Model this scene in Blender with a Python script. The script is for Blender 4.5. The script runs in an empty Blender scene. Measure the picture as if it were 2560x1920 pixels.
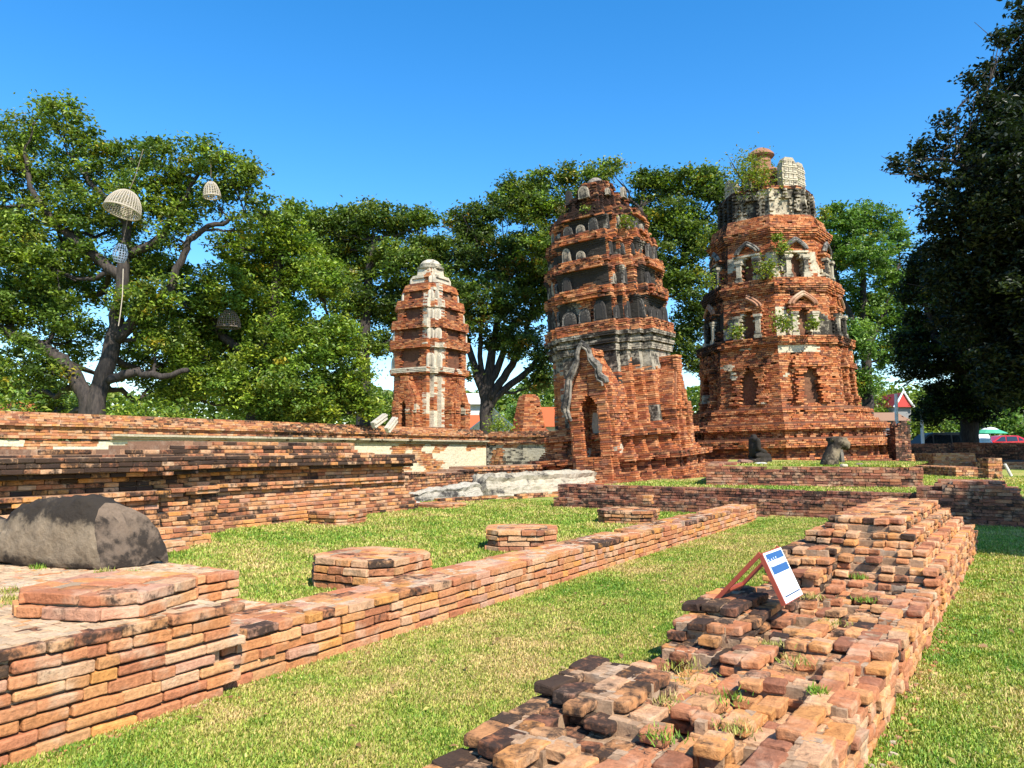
import bpy, math, random
import numpy as np
from mathutils import Vector, Matrix
R = math.radians
# ------------------------------------------------------------------ camera, world, sun, exposure
scene = bpy.context.scene
col = scene.collection
FPX, HY, PX0, PY0 = 1900.0, 1124.0, 1280.0, 960.0      # focal length and horizon of the photo, in photo pixels
YAW = math.atan((2450 - 1280) / FPX)
PITCH = math.atan((HY - PY0) / FPX)
EYE = 1.6
cd = bpy.data.cameras.new("camera"); cam = bpy.data.objects.new("camera", cd); col.objects.link(cam)
cd.sensor_width = 36.0; cd.lens = FPX / 2560 * 36.0
cd.clip_start = 0.1; cd.clip_end = 3000
cam.location = (0, 0, EYE); cam.rotation_euler = (math.pi / 2 + PITCH, 0, YAW)
scene.camera = cam
SUN_EL, SUN_AZ = R(47), R(118)                        # azimuth clockwise from +Y (the direction the walls run in)
w = bpy.data.worlds.new("World"); scene.world = w; w.use_nodes = True
nt = w.node_tree; bg = nt.nodes["Background"]
sky = nt.nodes.new("ShaderNodeTexSky"); sky.sky_type = 'NISHITA'; sky.sun_disc = False
sky.sun_elevation = SUN_EL; sky.sun_rotation = SUN_AZ; sky.air_density = 1.0; sky.dust_density = 0.3; sky.ozone_density = 2.5
hs = nt.nodes.new("ShaderNodeHueSaturation"); hs.inputs['Saturation'].default_value = 1.38; hs.inputs['Value'].default_value = 1.0
nt.links.new(sky.outputs[0], hs.inputs['Color']); nt.links.new(hs.outputs[0], bg.inputs[0])
bg.inputs[1].default_value = 0.148
sl = bpy.data.lights.new("sun", 'SUN'); sl.energy = 5.0; sl.angle = R(0.5); sl.color = (1.0, 0.93, 0.82)
so = bpy.data.objects.new("sun", sl); col.objects.link(so)
SD = Vector((math.sin(SUN_AZ) * math.cos(SUN_EL), math.cos(SUN_AZ) * math.cos(SUN_EL), math.sin(SUN_EL)))
so.rotation_euler = SD.to_track_quat('Z', 'Y').to_euler(); so.location = SD * 60
scene.view_settings.view_transform = 'Standard'; scene.view_settings.look = 'None'
scene.view_settings.exposure = 0.92; scene.view_settings.gamma = 1.0
scene.render.engine = 'CYCLES'
scene.cycles.max_bounces = 5; scene.cycles.diffuse_bounces = 2; scene.cycles.transmission_bounces = 3

# ------------------------------------------------------------------ small maths
def ray(x, y):
    cx = (x - PX0) / FPX; cy = -(y - PY0) / FPX
    fy = math.cos(PITCH) - cy * math.sin(PITCH); fz = math.sin(PITCH) + cy * math.cos(PITCH)
    return np.array([cx * math.cos(YAW) - fy * math.sin(YAW), cx * math.sin(YAW) + fy * math.cos(YAW), fz])
def G(x, y, z=0.0):
    r = ray(x, y); return r * ((z - EYE) / r[2]) + np.array([0, 0, EYE])
def D(x, y, d):
    r = ray(x, y); f = -r[0] * math.sin(YAW) + r[1] * math.cos(YAW)
    return r * (d / f) + np.array([0, 0, EYE])
RT = np.array([math.cos(YAW), math.sin(YAW), 0]); FW = np.array([-math.sin(YAW), math.cos(YAW), 0]); UP = np.array([0, 0, 1.0])
rng = np.random.default_rng(7)
def _h(ix, iy, iz, seed):
    h = (ix.astype(np.int64) * 374761393 + iy.astype(np.int64) * 668265263 + iz.astype(np.int64) * 2147483647 + seed * 974711) & 0xFFFFFFFF
    h = ((h ^ (h >> 13)) * 1274126177) & 0xFFFFFFFF
    h = ((h ^ (h >> 16)) * 2246822519) & 0xFFFFFFFF
    return ((h ^ (h >> 15)) & 0xFFFFFF) / float(0xFFFFFF)
def vn(P, f, seed=0):
    """value noise, -1..1"""
    Q = np.asarray(P, float) * f + 137.3
    I = np.floor(Q).astype(np.int64); t = Q - I; t = t * t * (3 - 2 * t)
    o = 0
    for a in (0, 1):
        wx = t[:, 0] if a else 1 - t[:, 0]
        for b in (0, 1):
            wy = t[:, 1] if b else 1 - t[:, 1]
            for c in (0, 1):
                wz = t[:, 2] if c else 1 - t[:, 2]
                o = o + wx * wy * wz * _h(I[:, 0] + a, I[:, 1] + b, I[:, 2] + c, seed)
    return o * 2 - 1
def fbm(P, f, seed=0, n=3):
    o = 0; a = 1; s = 0
    for k in range(n):
        o = o + a * vn(P, f * 2 ** k, seed + k * 17); s += a; a *= .5
    return o / s
def h2(x, y, seed=0):
    return _h(np.floor(x).astype(np.int64), np.floor(y).astype(np.int64), np.zeros_like(np.floor(x)).astype(np.int64), seed)
def sst(a, b, x):
    t = np.clip((x - a) / (b - a), 0, 1); return t * t * (3 - 2 * t)

# ------------------------------------------------------------------ mesh builder
class MB:
    def __init__(s): s.V = []; s.Q = []; s.T3 = []; s.qm = []; s.tm = []; s.T = []; s.S = []; s.n = 0
    def add(s, V, Q=None, T3=None, mat=0, tint=(.5, .5, .5), stain=0.0):
        V = np.asarray(V, float).reshape(-1, 3); k = len(V)
        s.V.append(V)
        t = np.asarray(tint, float); s.T.append(np.broadcast_to(t, (k, 3)) if t.ndim == 1 else t)
        st = np.asarray(stain, float); s.S.append(np.broadcast_to(st, (k,)) if st.ndim == 0 else st)
        if Q is not None and len(Q):
            Q = np.asarray(Q, np.int64).reshape(-1, 4); s.Q.append(Q + s.n); s.qm.append(np.full(len(Q), mat, np.int32))
        if T3 is not None and len(T3):
            T3 = np.asarray(T3, np.int64).reshape(-1, 3); s.T3.append(T3 + s.n); s.tm.append(np.full(len(T3), mat, np.int32))
        s.n += k
    def box(s, c, size, rot=0, mat=0, tint=(.5, .5, .5), stain=0., M=None):
        V = BOXV * (np.asarray(size) / 2)
        if rot: V = V @ rotz(rot).T
        if M is not None: V = V @ np.asarray(M).T
        s.add(V + np.asarray(c), BOXQ, mat=mat, tint=tint, stain=stain)
    def build(s, name, mats, parent=None, origin=(0, 0, 0), smooth=False, rot=0):
        me = bpy.data.meshes.new(name)
        if s.n:
            V = np.concatenate(s.V) - np.asarray(origin, float)
            if rot: V = V @ rotz(-rot).T
            nq = sum(len(q) for q in s.Q); n3 = sum(len(q) for q in s.T3)
            loops = []; mi = []
            if nq: loops.append(np.concatenate(s.Q).ravel()); mi += s.qm
            if n3: loops.append(np.concatenate(s.T3).ravel()); mi += s.tm
            loops = np.concatenate(loops).astype(np.int32)
            me.vertices.add(len(V)); me.vertices.foreach_set("co", V.astype(np.float32).ravel())
            me.loops.add(len(loops)); me.loops.foreach_set("vertex_index", loops)
            me.polygons.add(nq + n3)
            ls = np.concatenate([np.arange(nq) * 4, nq * 4 + np.arange(n3) * 3]).astype(np.int32)
            me.polygons.foreach_set("loop_start", ls)
            me.polygons.foreach_set("loop_total", np.concatenate([np.full(nq, 4), np.full(n3, 3)]).astype(np.int32))
            me.polygons.foreach_set("material_index", np.concatenate(mi).astype(np.int32))
            me.polygons.foreach_set("use_smooth", np.full(nq + n3, smooth))
            a = me.attributes.new("tint", 'FLOAT_VECTOR', 'POINT'); a.data.foreach_set("vector", np.concatenate(s.T).astype(np.float32).ravel())
            a = me.attributes.new("stain", 'FLOAT', 'POINT'); a.data.foreach_set("value", np.concatenate(s.S).astype(np.float32))
            me.update(calc_edges=True); me.validate()
        for m in (mats if isinstance(mats, (list, tuple)) else [mats]): me.materials.append(m)
        o = bpy.data.objects.new(name, me); col.objects.link(o)
        if parent is not None: o.parent = parent
        else: o.location = origin; o.rotation_euler = (0, 0, rot)
        return o
def rotz(a): return np.array([[math.cos(a), -math.sin(a), 0], [math.sin(a), math.cos(a), 0], [0, 0, 1.0]])
def grid_box(xs, ys, zs):
    """surface lattice of a box, shared verts"""
    idx = {}; V = []; Q = []
    def v(i, j, k):
        if (i, j, k) not in idx: idx[(i, j, k)] = len(V); V.append((xs[i], ys[j], zs[k]))
        return idx[(i, j, k)]
    X, Y, Z = len(xs) - 1, len(ys) - 1, len(zs) - 1
    for i in range(X):
        for j in range(Y):
            Q.append((v(i, j, 0), v(i, j + 1, 0), v(i + 1, j + 1, 0), v(i + 1, j, 0)))
            Q.append((v(i, j, Z), v(i + 1, j, Z), v(i + 1, j + 1, Z), v(i, j + 1, Z)))
    for i in range(X):
        for k in range(Z):
            Q.append((v(i, 0, k), v(i + 1, 0, k), v(i + 1, 0, k + 1), v(i, 0, k + 1)))
            Q.append((v(i, Y, k), v(i, Y, k + 1), v(i + 1, Y, k + 1), v(i + 1, Y, k)))
    for j in range(Y):
        for k in range(Z):
            Q.append((v(0, j, k), v(0, j, k + 1), v(0, j + 1, k + 1), v(0, j + 1, k)))
            Q.append((v(X, j, k), v(X, j + 1, k), v(X, j + 1, k + 1), v(X, j, k + 1)))
    return np.array(V, float), np.array(Q, np.int64)
BOXV, BOXQ = grid_box([-1, 1], [-1, 1], [-1, 1])
TPL = {'lo': (BOXV, BOXQ), 'mid': grid_box([-1, -.99, .1, .99, 1], [-1, -.99, .99, 1], [-1, -.99, .99, 1]),
       'hi': grid_box([-1, -.99, -.6, -.2, .25, .6, .99, 1], [-1, -.99, -.35, .3, .99, 1], [-1, -.99, 0, .99, 1])}
def put_bricks(mb, C, S, rot, tint, stain, res='lo', rad=.012, disp=.005, mat=0, tilt=0.0, seed=1):
    """n separate bricks: centres, full sizes, turn about z"""
    TV, TQ = TPL[res]; n = len(C); k = len(TV)
    if n == 0: return
    H = S / 2
    P = TV[None] * H[:, None, :]
    if res != 'lo':
        r = np.broadcast_to(np.asarray(rad), (n,))[:, None, None] * np.ones((1, 1, 1))
        r = np.minimum(r, H.min(1)[:, None, None] * .9)
        lim = H[:, None, :] - r; A = np.abs(TV)[None]; sg = np.sign(TV)[None]
        P = np.where(A == 1, P, np.where(A == .99, sg * lim, TV[None] * lim))
        q = np.clip(P, -lim, lim)
        d = P - q; L = np.linalg.norm(d, axis=2, keepdims=True)
        P = np.where(L > 1e-9, q + d / np.maximum(L, 1e-9) * r, P)
    if tilt:
        tx = rng.normal(0, tilt, n)[:, None]; ty = rng.normal(0, tilt, n)[:, None]
        P = P.copy(); P[:, :, 2] += P[:, :, 0] * tx + P[:, :, 1] * ty
    c, s_ = np.cos(rot)[:, None], np.sin(rot)[:, None]
    X = P[:, :, 0] * c - P[:, :, 1] * s_; Y = P[:, :, 0] * s_ + P[:, :, 1] * c
    W = np.stack([X, Y, P[:, :, 2]], 2) + C[:, None, :]
    W = W.reshape(-1, 3)
    if disp and res != 'lo':
        off = np.repeat(rng.uniform(0, 50, (n, 3)), k, 0)
        Pn = P.reshape(-1, 3); nn = Pn / np.maximum(np.linalg.norm(Pn, axis=1, keepdims=True), 1e-6)
        a = vn(W + off, 9, seed) * disp * 1.3 + vn(W + off, 28, seed + 5) * disp
        W = W + np.stack([vn(W + off, 11, seed + 9), vn(W + off, 11, seed + 12), vn(W + off, 11, seed + 15)], 1) * disp + nn * a[:, None]
    elif disp:
        W = W + rng.uniform(-disp, disp, W.shape)
    Q = (TQ[None] + (np.arange(n) * k)[:, None, None]).reshape(-1, 4)
    mb.add(W, Q, mat=mat, tint=np.repeat(tint, k, 0), stain=np.repeat(stain, k))
def tag(o, label=None, cat=None, group=None, kind=None):
    if label: o['label'] = label
    if cat: o['category'] = cat
    if group: o['group'] = group
    if kind: o['kind'] = kind
    return o
def empty(name, loc, rz=0):
    o = bpy.data.objects.new(name, None); col.objects.link(o); o.location = loc; o.rotation_euler = (0, 0, rz); o.empty_display_size = .3
    return o
def tube(mb, pts, rads, nseg=8, mat=0, tint=(.5, .5, .5), stain=0., cap=True):
    pts = np.asarray(pts, float); n = len(pts); rads = np.broadcast_to(np.asarray(rads, float), (n,))
    t = np.gradient(pts, axis=0); t /= np.maximum(np.linalg.norm(t, axis=1, keepdims=True), 1e-9)
    ref = np.array([0, 0, 1.0]) if abs(t[0][2]) < .9 else np.array([1.0, 0, 0])
    V = []
    a = np.arange(nseg) / nseg * 2 * math.pi
    for i in range(n):
        x = np.cross(ref, t[i]); x /= max(np.linalg.norm(x), 1e-9); y = np.cross(t[i], x); ref = np.cross(t[i], x) if False else ref
        V.append(pts[i] + rads[i] * (np.cos(a)[:, None] * x + np.sin(a)[:, None] * y))
    V = np.concatenate(V); Q = []
    for i in range(n - 1):
        for j in range(nseg):
            Q.append((i * nseg + j, i * nseg + (j + 1) % nseg, (i + 1) * nseg + (j + 1) % nseg, (i + 1) * nseg + j))
    T = []
    if cap:
        k = len(V); V = np.concatenate([V, pts[:1], pts[-1:]])
        for j in range(nseg):
            T.append((k, (j + 1) % nseg, j)); T.append((k + 1, (n - 1) * nseg + j, (n - 1) * nseg + (j + 1) % nseg))
    mb.add(V, Q, T, mat=mat, tint=tint, stain=stain)
def prism(mb, poly, o, ex, ey, ez, th, mat=0, tint=(.5, .5, .5), stain=0.):
    """2-D polygon (star shaped about its centroid) extruded by th along ez"""
    poly = np.asarray(poly, float); n = len(poly); ex, ey, ez, o = [np.asarray(q, float) for q in (ex, ey, ez, o)]
    A = o + poly[:, :1] * ex + poly[:, 1:] * ey; c = poly.mean(0); ca = o + c[0] * ex + c[1] * ey
    V = np.concatenate([A, A + ez * th, [ca, ca + ez * th]])
    Q = [(i, (i + 1) % n, n + (i + 1) % n, n + i) for i in range(n)]
    T = [(2 * n, (i + 1) % n, i) for i in range(n)] + [(2 * n + 1, n + i, n + (i + 1) % n) for i in range(n)]
    mb.add(V, Q, T, mat=mat, tint=tint, stain=stain)
def lathe(mb, prof, c, nseg=24, mat=0, tint=(.5, .5, .5), stain=0.):
    prof = np.asarray(prof, float); a = np.arange(nseg) / nseg * 2 * math.pi; n = len(prof)
    V = np.concatenate([np.stack([np.cos(a) * r, np.sin(a) * r, np.full(nseg, z)], 1) for r, z in prof]) + np.asarray(c)
    Q = [(i * nseg + j, i * nseg + (j + 1) % nseg, (i + 1) * nseg + (j + 1) % nseg, (i + 1) * nseg + j) for i in range(n - 1) for j in range(nseg)]
    mb.add(V, Q, mat=mat, tint=tint, stain=stain)

# ------------------------------------------------------------------ materials
def new_mat(name):
    m = bpy.data.materials.new(name); m.use_nodes = True
    return m, m.node_tree, m.node_tree.nodes["Principled BSDF"]
def N(t, typ, **kw):
    n = t.nodes.new(typ)
    for k, v in kw.items():
        if k in n.inputs: n.inputs[k].default_value = v
        else: setattr(n, k, v)
    return n
def mixc(t, f, a, b):
    m = t.nodes.new("ShaderNodeMix"); m.data_type = 'RGBA'
    for sock, val in ((m.inputs[0], f), (m.inputs[6], a), (m.inputs[7], b)):
        if hasattr(val, 'links'): t.links.new(val, sock)
        else: sock.default_value = val if not isinstance(val, tuple) or len(val) == 4 else (*val, 1)
    return m.outputs[2]
def mth(t, op, a, b=None, c=None, clamp=False):
    m = t.nodes.new("ShaderNodeMath"); m.operation = op; m.use_clamp = clamp
    for i, v in enumerate((a, b, c)):
        if v is None: continue
        if hasattr(v, 'links'): t.links.new(v, m.inputs[i])
        else: m.inputs[i].default_value = v
    return m.outputs[0]
def ramp(t, v, a, b):
    m = t.nodes.new("ShaderNodeMapRange"); m.interpolation_type = 'SMOOTHSTEP'
    t.links.new(v, m.inputs[0]); m.inputs[1].default_value = a; m.inputs[2].default_value = b
    return m.outputs[0]
def masonry(name, scale=7.0, bump=.5, dark=(.03, .022, .018), pale=(.55, .42, .29), pale_amt=.45, rough=.92, bdist=.012):
    m, t, p = new_mat(name)
    tc = N(t, "ShaderNodeTexCoord"); co = tc.outputs['Object']
    at = N(t, "ShaderNodeAttribute", attribute_name="tint"); st = N(t, "ShaderNodeAttribute", attribute_name="stain")
    n1 = N(t, "ShaderNodeTexNoise", Scale=scale, Detail=7.0, Roughness=.62); t.links.new(co, n1.inputs['Vector'])
    n2 = N(t, "ShaderNodeTexNoise", Scale=scale * 4.3, Detail=6.0, Roughness=.7); t.links.new(co, n2.inputs['Vector'])
    n3 = N(t, "ShaderNodeTexNoise", Scale=scale * .45, Detail=6.0, Roughness=.6); t.links.new(co, n3.inputs['Vector'])
    v = mth(t, 'MULTIPLY_ADD', n2.outputs[0], 1.4, .22)
    mul = N(t, "ShaderNodeVectorMath", operation='SCALE'); t.links.new(at.outputs['Vector'], mul.inputs[0]); t.links.new(v, mul.inputs['Scale'])
    pf = mth(t, 'MULTIPLY', ramp(t, n3.outputs[0], .5, .72), pale_amt)
    c = mixc(t, pf, mul.outputs[0], pale)
    s = mth(t, 'ADD', n1.outputs[0], mth(t, 'MULTIPLY_ADD', st.outputs['Fac'], .75, -.42))
    s = mth(t, 'ADD', s, mth(t, 'MULTIPLY_ADD', n2.outputs[0], .7, -.35))
    sf = mth(t, 'MULTIPLY', ramp(t, s, .36, .66), .95)
    c = mixc(t, sf, c, dark)
    t.links.new(c, p.inputs['Base Color']); p.inputs['Roughness'].default_value = rough; p.inputs['Specular IOR Level'].default_value = .15
    b = N(t, "ShaderNodeBump", Strength=bump, Distance=bdist); h = mth(t, 'ADD', n2.outputs[0], mth(t, 'MULTIPLY', n1.outputs[0], 1.2))
    t.links.new(h, b.inputs['Height']); t.links.new(b.outputs[0], p.inputs['Normal'])
    return m
M_BRICK = masonry("old_brick", 8.0, .9, pale_amt=.5)
M_MORTAR = masonry("lime_mortar", 9.0, .6, dark=(.05, .04, .03), pale=(.5, .42, .32), pale_amt=.5)
M_TBRICK = masonry("tower_brick", 2.2, .6, dark=(.014, .012, .011), pale=(.5, .33, .19), pale_amt=.18, bdist=.04)
M_STUCCO = masonry("old_stucco", 2.6, .5, dark=(.025, .023, .022), pale=(.55, .47, .33), pale_amt=.5, bdist=.03)
M_STONE = masonry("weathered_sandstone", 4.2, .8, dark=(.022, .018, .015), pale=(.24, .19, .13), pale_amt=.35, bdist=.02)
def simple(name, color, rough=.6, metal=0., spec=.5):
    m, t, p = new_mat(name)
    tc = N(t, "ShaderNodeTexCoord"); n1 = N(t, "ShaderNodeTexNoise", Scale=14.0, Detail=5.0); t.links.new(tc.outputs['Object'], n1.inputs['Vector'])
    k = mth(t, 'MULTIPLY_ADD', n1.outputs[0], .3, .85)
    mul = N(t, "ShaderNodeVectorMath", operation='SCALE'); mul.inputs[0].default_value = color; t.links.new(k, mul.inputs['Scale'])
    t.links.new(mul.outputs[0], p.inputs['Base Color'])
    p.inputs['Roughness'].default_value = rough; p.inputs['Metallic'].default_value = metal; p.inputs['Specular IOR Level'].default_value = spec
    return m
def leafmat(name, rough=.45, trans=.3):
    m, t, p = new_mat(name)
    at = N(t, "ShaderNodeAttribute", attribute_name="tint")
    t.links.new(at.outputs['Vector'], p.inputs['Base Color']); p.inputs['Roughness'].default_value = rough; p.inputs['Specular IOR Level'].default_value = .35
    tr = N(t, "ShaderNodeBsdfTranslucent")
    sc = N(t, "ShaderNodeVectorMath", operation='MULTIPLY'); sc.inputs[1].default_value = (1.5, 1.6, .6); t.links.new(at.outputs['Vector'], sc.inputs[0]); t.links.new(sc.outputs[0], tr.inputs[0])
    mx = N(t, "ShaderNodeMixShader"); mx.inputs[0].default_value = trans
    out = t.nodes["Material Output"]; t.links.new(p.outputs[0], mx.inputs[1]); t.links.new(tr.outputs[0], mx.inputs[2]); t.links.new(mx.outputs[0], out.inputs[0])
    return m
M_LEAF = leafmat("leaf"); M_GRASS = leafmat("grass_blade", .6, .25)
def barkmat():
    m, t, p = new_mat("bark")
    tc = N(t, "ShaderNodeTexCoord"); mp = N(t, "ShaderNodeMapping"); mp.inputs['Scale'].default_value = (6, 6, 1.5); t.links.new(tc.outputs['Object'], mp.inputs[0])
    n1 = N(t, "ShaderNodeTexNoise", Scale=1.5, Detail=8.0, Roughness=.7); t.links.new(mp.outputs[0], n1.inputs['Vector'])
    c = mixc(t, ramp(t, n1.outputs[0], .35, .7), (.016, .012, .010), (.065, .05, .04)); t.links.new(c, p.inputs['Base Color'])
    p.inputs['Roughness'].default_value = .9
    b = N(t, "ShaderNodeBump", Strength=.8, Distance=.05); t.links.new(n1.outputs[0], b.inputs['Height']); t.links.new(b.outputs[0], p.inputs['Normal'])
    return m
M_BARK = barkmat()
def groundmat():
    m, t, p = new_mat("lawn_soil")
    tc = N(t, "ShaderNodeTexCoord"); co = tc.outputs['Object']
    n1 = N(t, "ShaderNodeTexNoise", Scale=.9, Detail=6.0, Roughness=.65); n2 = N(t, "ShaderNodeTexNoise", Scale=26.0, Detail=6.0, Roughness=.75)
    t.links.new(co, n1.inputs['Vector']); t.links.new(co, n2.inputs['Vector'])
    f = mth(t, 'ADD', mth(t, 'MULTIPLY', n1.outputs[0], .7), mth(t, 'MULTIPLY', n2.outputs[0], .5))
    c = mixc(t, ramp(t, f, .5, .75), (.20, .26, .045), (.42, .34, .13)); 
    c = mixc(t, mth(t, 'MULTIPLY', ramp(t, n2.outputs[0], .5, .35), .6), c, (.10, .11, .03))
    t.links.new(c, p.inputs['Base Color']); p.inputs['Roughness'].default_value = 1; p.inputs['Specular IOR Level'].default_value = .1
    b = N(t, "ShaderNodeBump", Strength=.7, Distance=.03); t.links.new(n2.outputs[0], b.inputs['Height']); t.links.new(b.outputs[0], p.inputs['Normal'])
    return m
M_GROUND = groundmat()

# palettes (real brick and lichen colours)
PAL_NEAR = np.array([(.47, .20, .08), (.50, .235, .095), (.43, .175, .08), (.53, .27, .12), (.47, .205, .095), (.40, .155, .075), (.52, .30, .17), (.55, .25, .075), (.46, .24, .15)])
PAL_RUIN = np.array([(.44, .185, .08), (.49, .23, .095), (.40, .155, .07), (.52, .27, .125), (.42, .175, .085), (.27, .11, .06), (.50, .285, .155), (.52, .235, .08)])
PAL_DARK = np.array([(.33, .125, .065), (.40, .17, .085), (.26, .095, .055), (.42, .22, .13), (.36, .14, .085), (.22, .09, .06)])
PAL_TOWER = np.array([(.40, .125, .045), (.46, .165, .06), (.33, .098, .04), (.49, .21, .09), (.39, .14, .06), (.28, .085, .042), (.22, .085, .05), (.52, .24, .11)])
def pick(pal, n, var=.12):
    return pal[rng.integers(0, len(pal), n)] * rng.uniform(1 - var, 1 + var, (n, 1))

# ------------------------------------------------------------------ ruin of real bricks over a height field (local x across, y along)
def ruin(name, label, cat, org, x0, x1, y0, y1, Hf, ch=.07, bl=.28, bw=.14, res='mid', axis='y', ang=0, pal=PAL_RUIN,
         stainf=None, gap=.011, jit=.006, tilt=.01, rad=.007, disp=.005, cell=.07, group=None, half=.35, mortar=(.42, .33, .23), parent=None, hmax=None, core_drop=.012, erode=1, miss=0.):
    mb = MB()
    def H(x, y):
        h = Hf(x, y); return np.where((x > x0) & (x < x1) & (y > y0) & (y < y1), h, 0)
    gx, gy = np.meshgrid(np.arange(x0 + .03, x1, .05), np.arange(y0 + .03, y1, .05)); hm = int(H(gx.ravel(), gy.ravel()).max()) if hmax is None else hmax
    for k in range(hm):
        a0, a1, b0, b1 = (x0, x1, y0, y1) if axis == 'y' else (y0, y1, x0, x1)
        nr = max(1, int(round((a1 - a0) / bw))); rw = (a1 - a0) / nr
        Cs = []; Ss = []
        for r in range(nr):
            y = b0 - rng.uniform(0, bl) if k % 2 else b0 - rng.uniform(0, bl * .4)
            while y < b1:
                L = bl * rng.uniform(.85, 1.12) * (.5 if rng.random() < half else 1)
                s0, s1 = max(y, b0), min(y + L, b1); y += L
                if s1 - s0 < .05: continue
                Cs.append((a0 + (r + .5) * rw, (s0 + s1) / 2)); Ss.append((rw, s1 - s0))
        Cs = np.array(Cs); Ss = np.array(Ss)
        if axis == 'x': Cs = Cs[:, ::-1]; Ss = Ss[:, ::-1]
        x, y = Cs[:, 0], Cs[:, 1]; h = H(x, y)
        ok = h > k
        nb = np.minimum.reduce([H(x + Ss[:, 0] * .5 + .16, y), H(x - Ss[:, 0] * .5 - .16, y), H(x, y + Ss[:, 1] * .5 + .16), H(x, y - Ss[:, 1] * .5 - .16), H(x + Ss[:, 0] * .5 + .05, y), H(x - Ss[:, 0] * .5 - .05, y), H(x, y + Ss[:, 1] * .5 + .05), H(x, y - Ss[:, 1] * .5 - .05),
                                H(x + Ss[:, 0] * .5 + .05, y - Ss[:, 1] * .4), H(x + Ss[:, 0] * .5 + .05, y + Ss[:, 1] * .4)])
        top = (h == k + 1); ok &= top | (nb <= k)
        if miss: ok &= ~((rng.random(len(x)) < miss) & (k > 0))
        x, y, Sk, tp = x[ok], y[ok], Ss[ok], top[ok]; n = len(x)
        if n == 0: continue
        C = np.stack([x + rng.normal(0, jit, n), y + rng.normal(0, jit, n), np.full(n, (k + .5) * ch) + rng.normal(0, jit * .35, n)], 1)
        S = np.stack([Sk[:, 0] - gap * rng.uniform(.2, .7, n), Sk[:, 1] - gap * rng.uniform(.2, .8, n), ch - gap * rng.uniform(.7, 1.5, n)], 1)
        st = np.clip(stainf(x, y, C[:, 2], tp), 0, .92) if stainf else rng.uniform(0, .5, n)
        if axis == 'x':
            S2 = S[:, [1, 0, 2]]; rot = np.full(n, math.pi / 2)
        else:
            S2 = S[:, [1, 0, 2]]; rot = np.full(n, math.pi / 2)
        # long side is the template's x: turn bricks whose long side runs along y
        put_bricks(mb, C, S2, rot + rng.normal(0, tilt, n), pick(pal, n), st, res, rad=rad * rng.uniform(.6, 1.7, n), disp=disp, tilt=tilt)
    # mortar / rubble core
    nx, ny = max(3, int(round((x1 - x0) / cell))), max(3, int(round((y1 - y0) / cell)))
    cx, cy = (x1 - x0) / nx, (y1 - y0) / ny
    X, Y = np.meshgrid(x0 + (np.arange(nx) + .5) * cx, y0 + (np.arange(ny) + .5) * cy, indexing='ij')
    h = H(X.ravel(), Y.ravel()).reshape(nx, ny) * ch
    m_ = erode; hp = np.pad(h, m_); e = h.copy()
    for dx in range(2 * m_ + 1):
        for dy in range(2 * m_ + 1): e = np.minimum(e, hp[dx:dx + nx, dy:dy + ny])
    e = np.where(e > 0, e - core_drop + rng.uniform(-.006, .006, e.shape), 0)
    ii, jj = np.nonzero(e > .01)
    Cc = np.stack([X[ii, jj], Y[ii, jj], e[ii, jj] / 2], 1); Sc = np.stack([np.full(len(ii), cx), np.full(len(ii), cy), e[ii, jj]], 1)
    put_bricks(mb, Cc, Sc, np.zeros(len(ii)), np.tile(np.array(mortar), (len(ii), 1)) * rng.uniform(.7, 1.15, (len(ii), 1)), rng.uniform(0, .35, len(ii)), 'lo', disp=0, mat=1)
    o = mb.build(name, [M_BRICK, M_MORTAR], parent=parent)
    if parent is None:
        o.location = org; o.rotation_euler = (0, 0, ang); tag(o, label, cat, group)
    return o

# ================================================================== GROUND
def sheet(name, x0, x1, y0, y1, z, mat):
    mb = MB(); mb.add([(x0, y0, z), (x1, y0, z), (x1, y1, z), (x0, y1, z)], [(0, 1, 2, 3)]); o = mb.build(name, mat); tag(o, kind='structure'); return o
sheet("ground", -900, 900, -300, 1500, 0.0, M_GROUND)

# ================================================================== NEAR RUINS
def near_stain(x, y, z, tp):
    P = np.stack([x, y, z], 1); return np.clip(.12 + .35 * vn(P, 1.1, 3) + np.where(tp, .16, 0) + rng.normal(0, .06, len(x)) + (rng.random(len(x)) < .03) * .3, 0, 1)
# low boundary wall of the lawn
def Hlow(x, y):
    t = h2(x / .28 + 5, y / .3, 4)
    return np.where((t > .93) & (y > 5), 4, 5).astype(int)
ruin("brick_wall", "low brick kerb wall running from the near platform away between the two lawns", "low wall", (-4.9, 3.40, 0), 0, .56, 0, 14.1, Hlow,
     ch=.075, res='mid', pal=PAL_NEAR, stainf=lambda x, y, z, tp: np.clip(near_stain(x, y, z, tp) + np.where(tp, .12, -.08) + .02 * (y / 14), 0, 1), mortar=(.5, .36, .24), jit=.008)
# near platform on the left (front strip + main body + notch)
def Hplat(x, y):     # local origin at (-9.4, .6)
    h = np.full(np.shape(x), 8)
    u = x - 9.4; v = y + .6
    h = np.where((u > -5.42) & (v > 3.39), 0, h)
    h = np.where((u > -5.42) & (u < -4.86) & (v > 3.0), 5, h)
    h = np.where((u < -5.42) & (v > 4.34), 0, h)
    return h
def plat_stain(x, y, z, tp):
    u = x - 9.4; return np.clip(near_stain(x, y, z, tp) + np.where(tp & (u > -4.6), .18, 0) - np.where(tp & (u < -4.6), .25, 0) - .05, 0, 1)
PLAT = ruin("brick_platform", "near brick platform with cut corner carrying the fallen stone torso", "platform", (-9.4, .6, 0), 0, 5.15, 0, 3.74, Hplat, ch=.074, res='hi', pal=PAL_NEAR,
     stainf=plat_stain, mortar=(.52, .36, .22), jit=.006, tilt=.012, rad=.008, disp=.004, cell=.07, core_drop=.003, gap=.013)
PZ = 8 * .074
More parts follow.
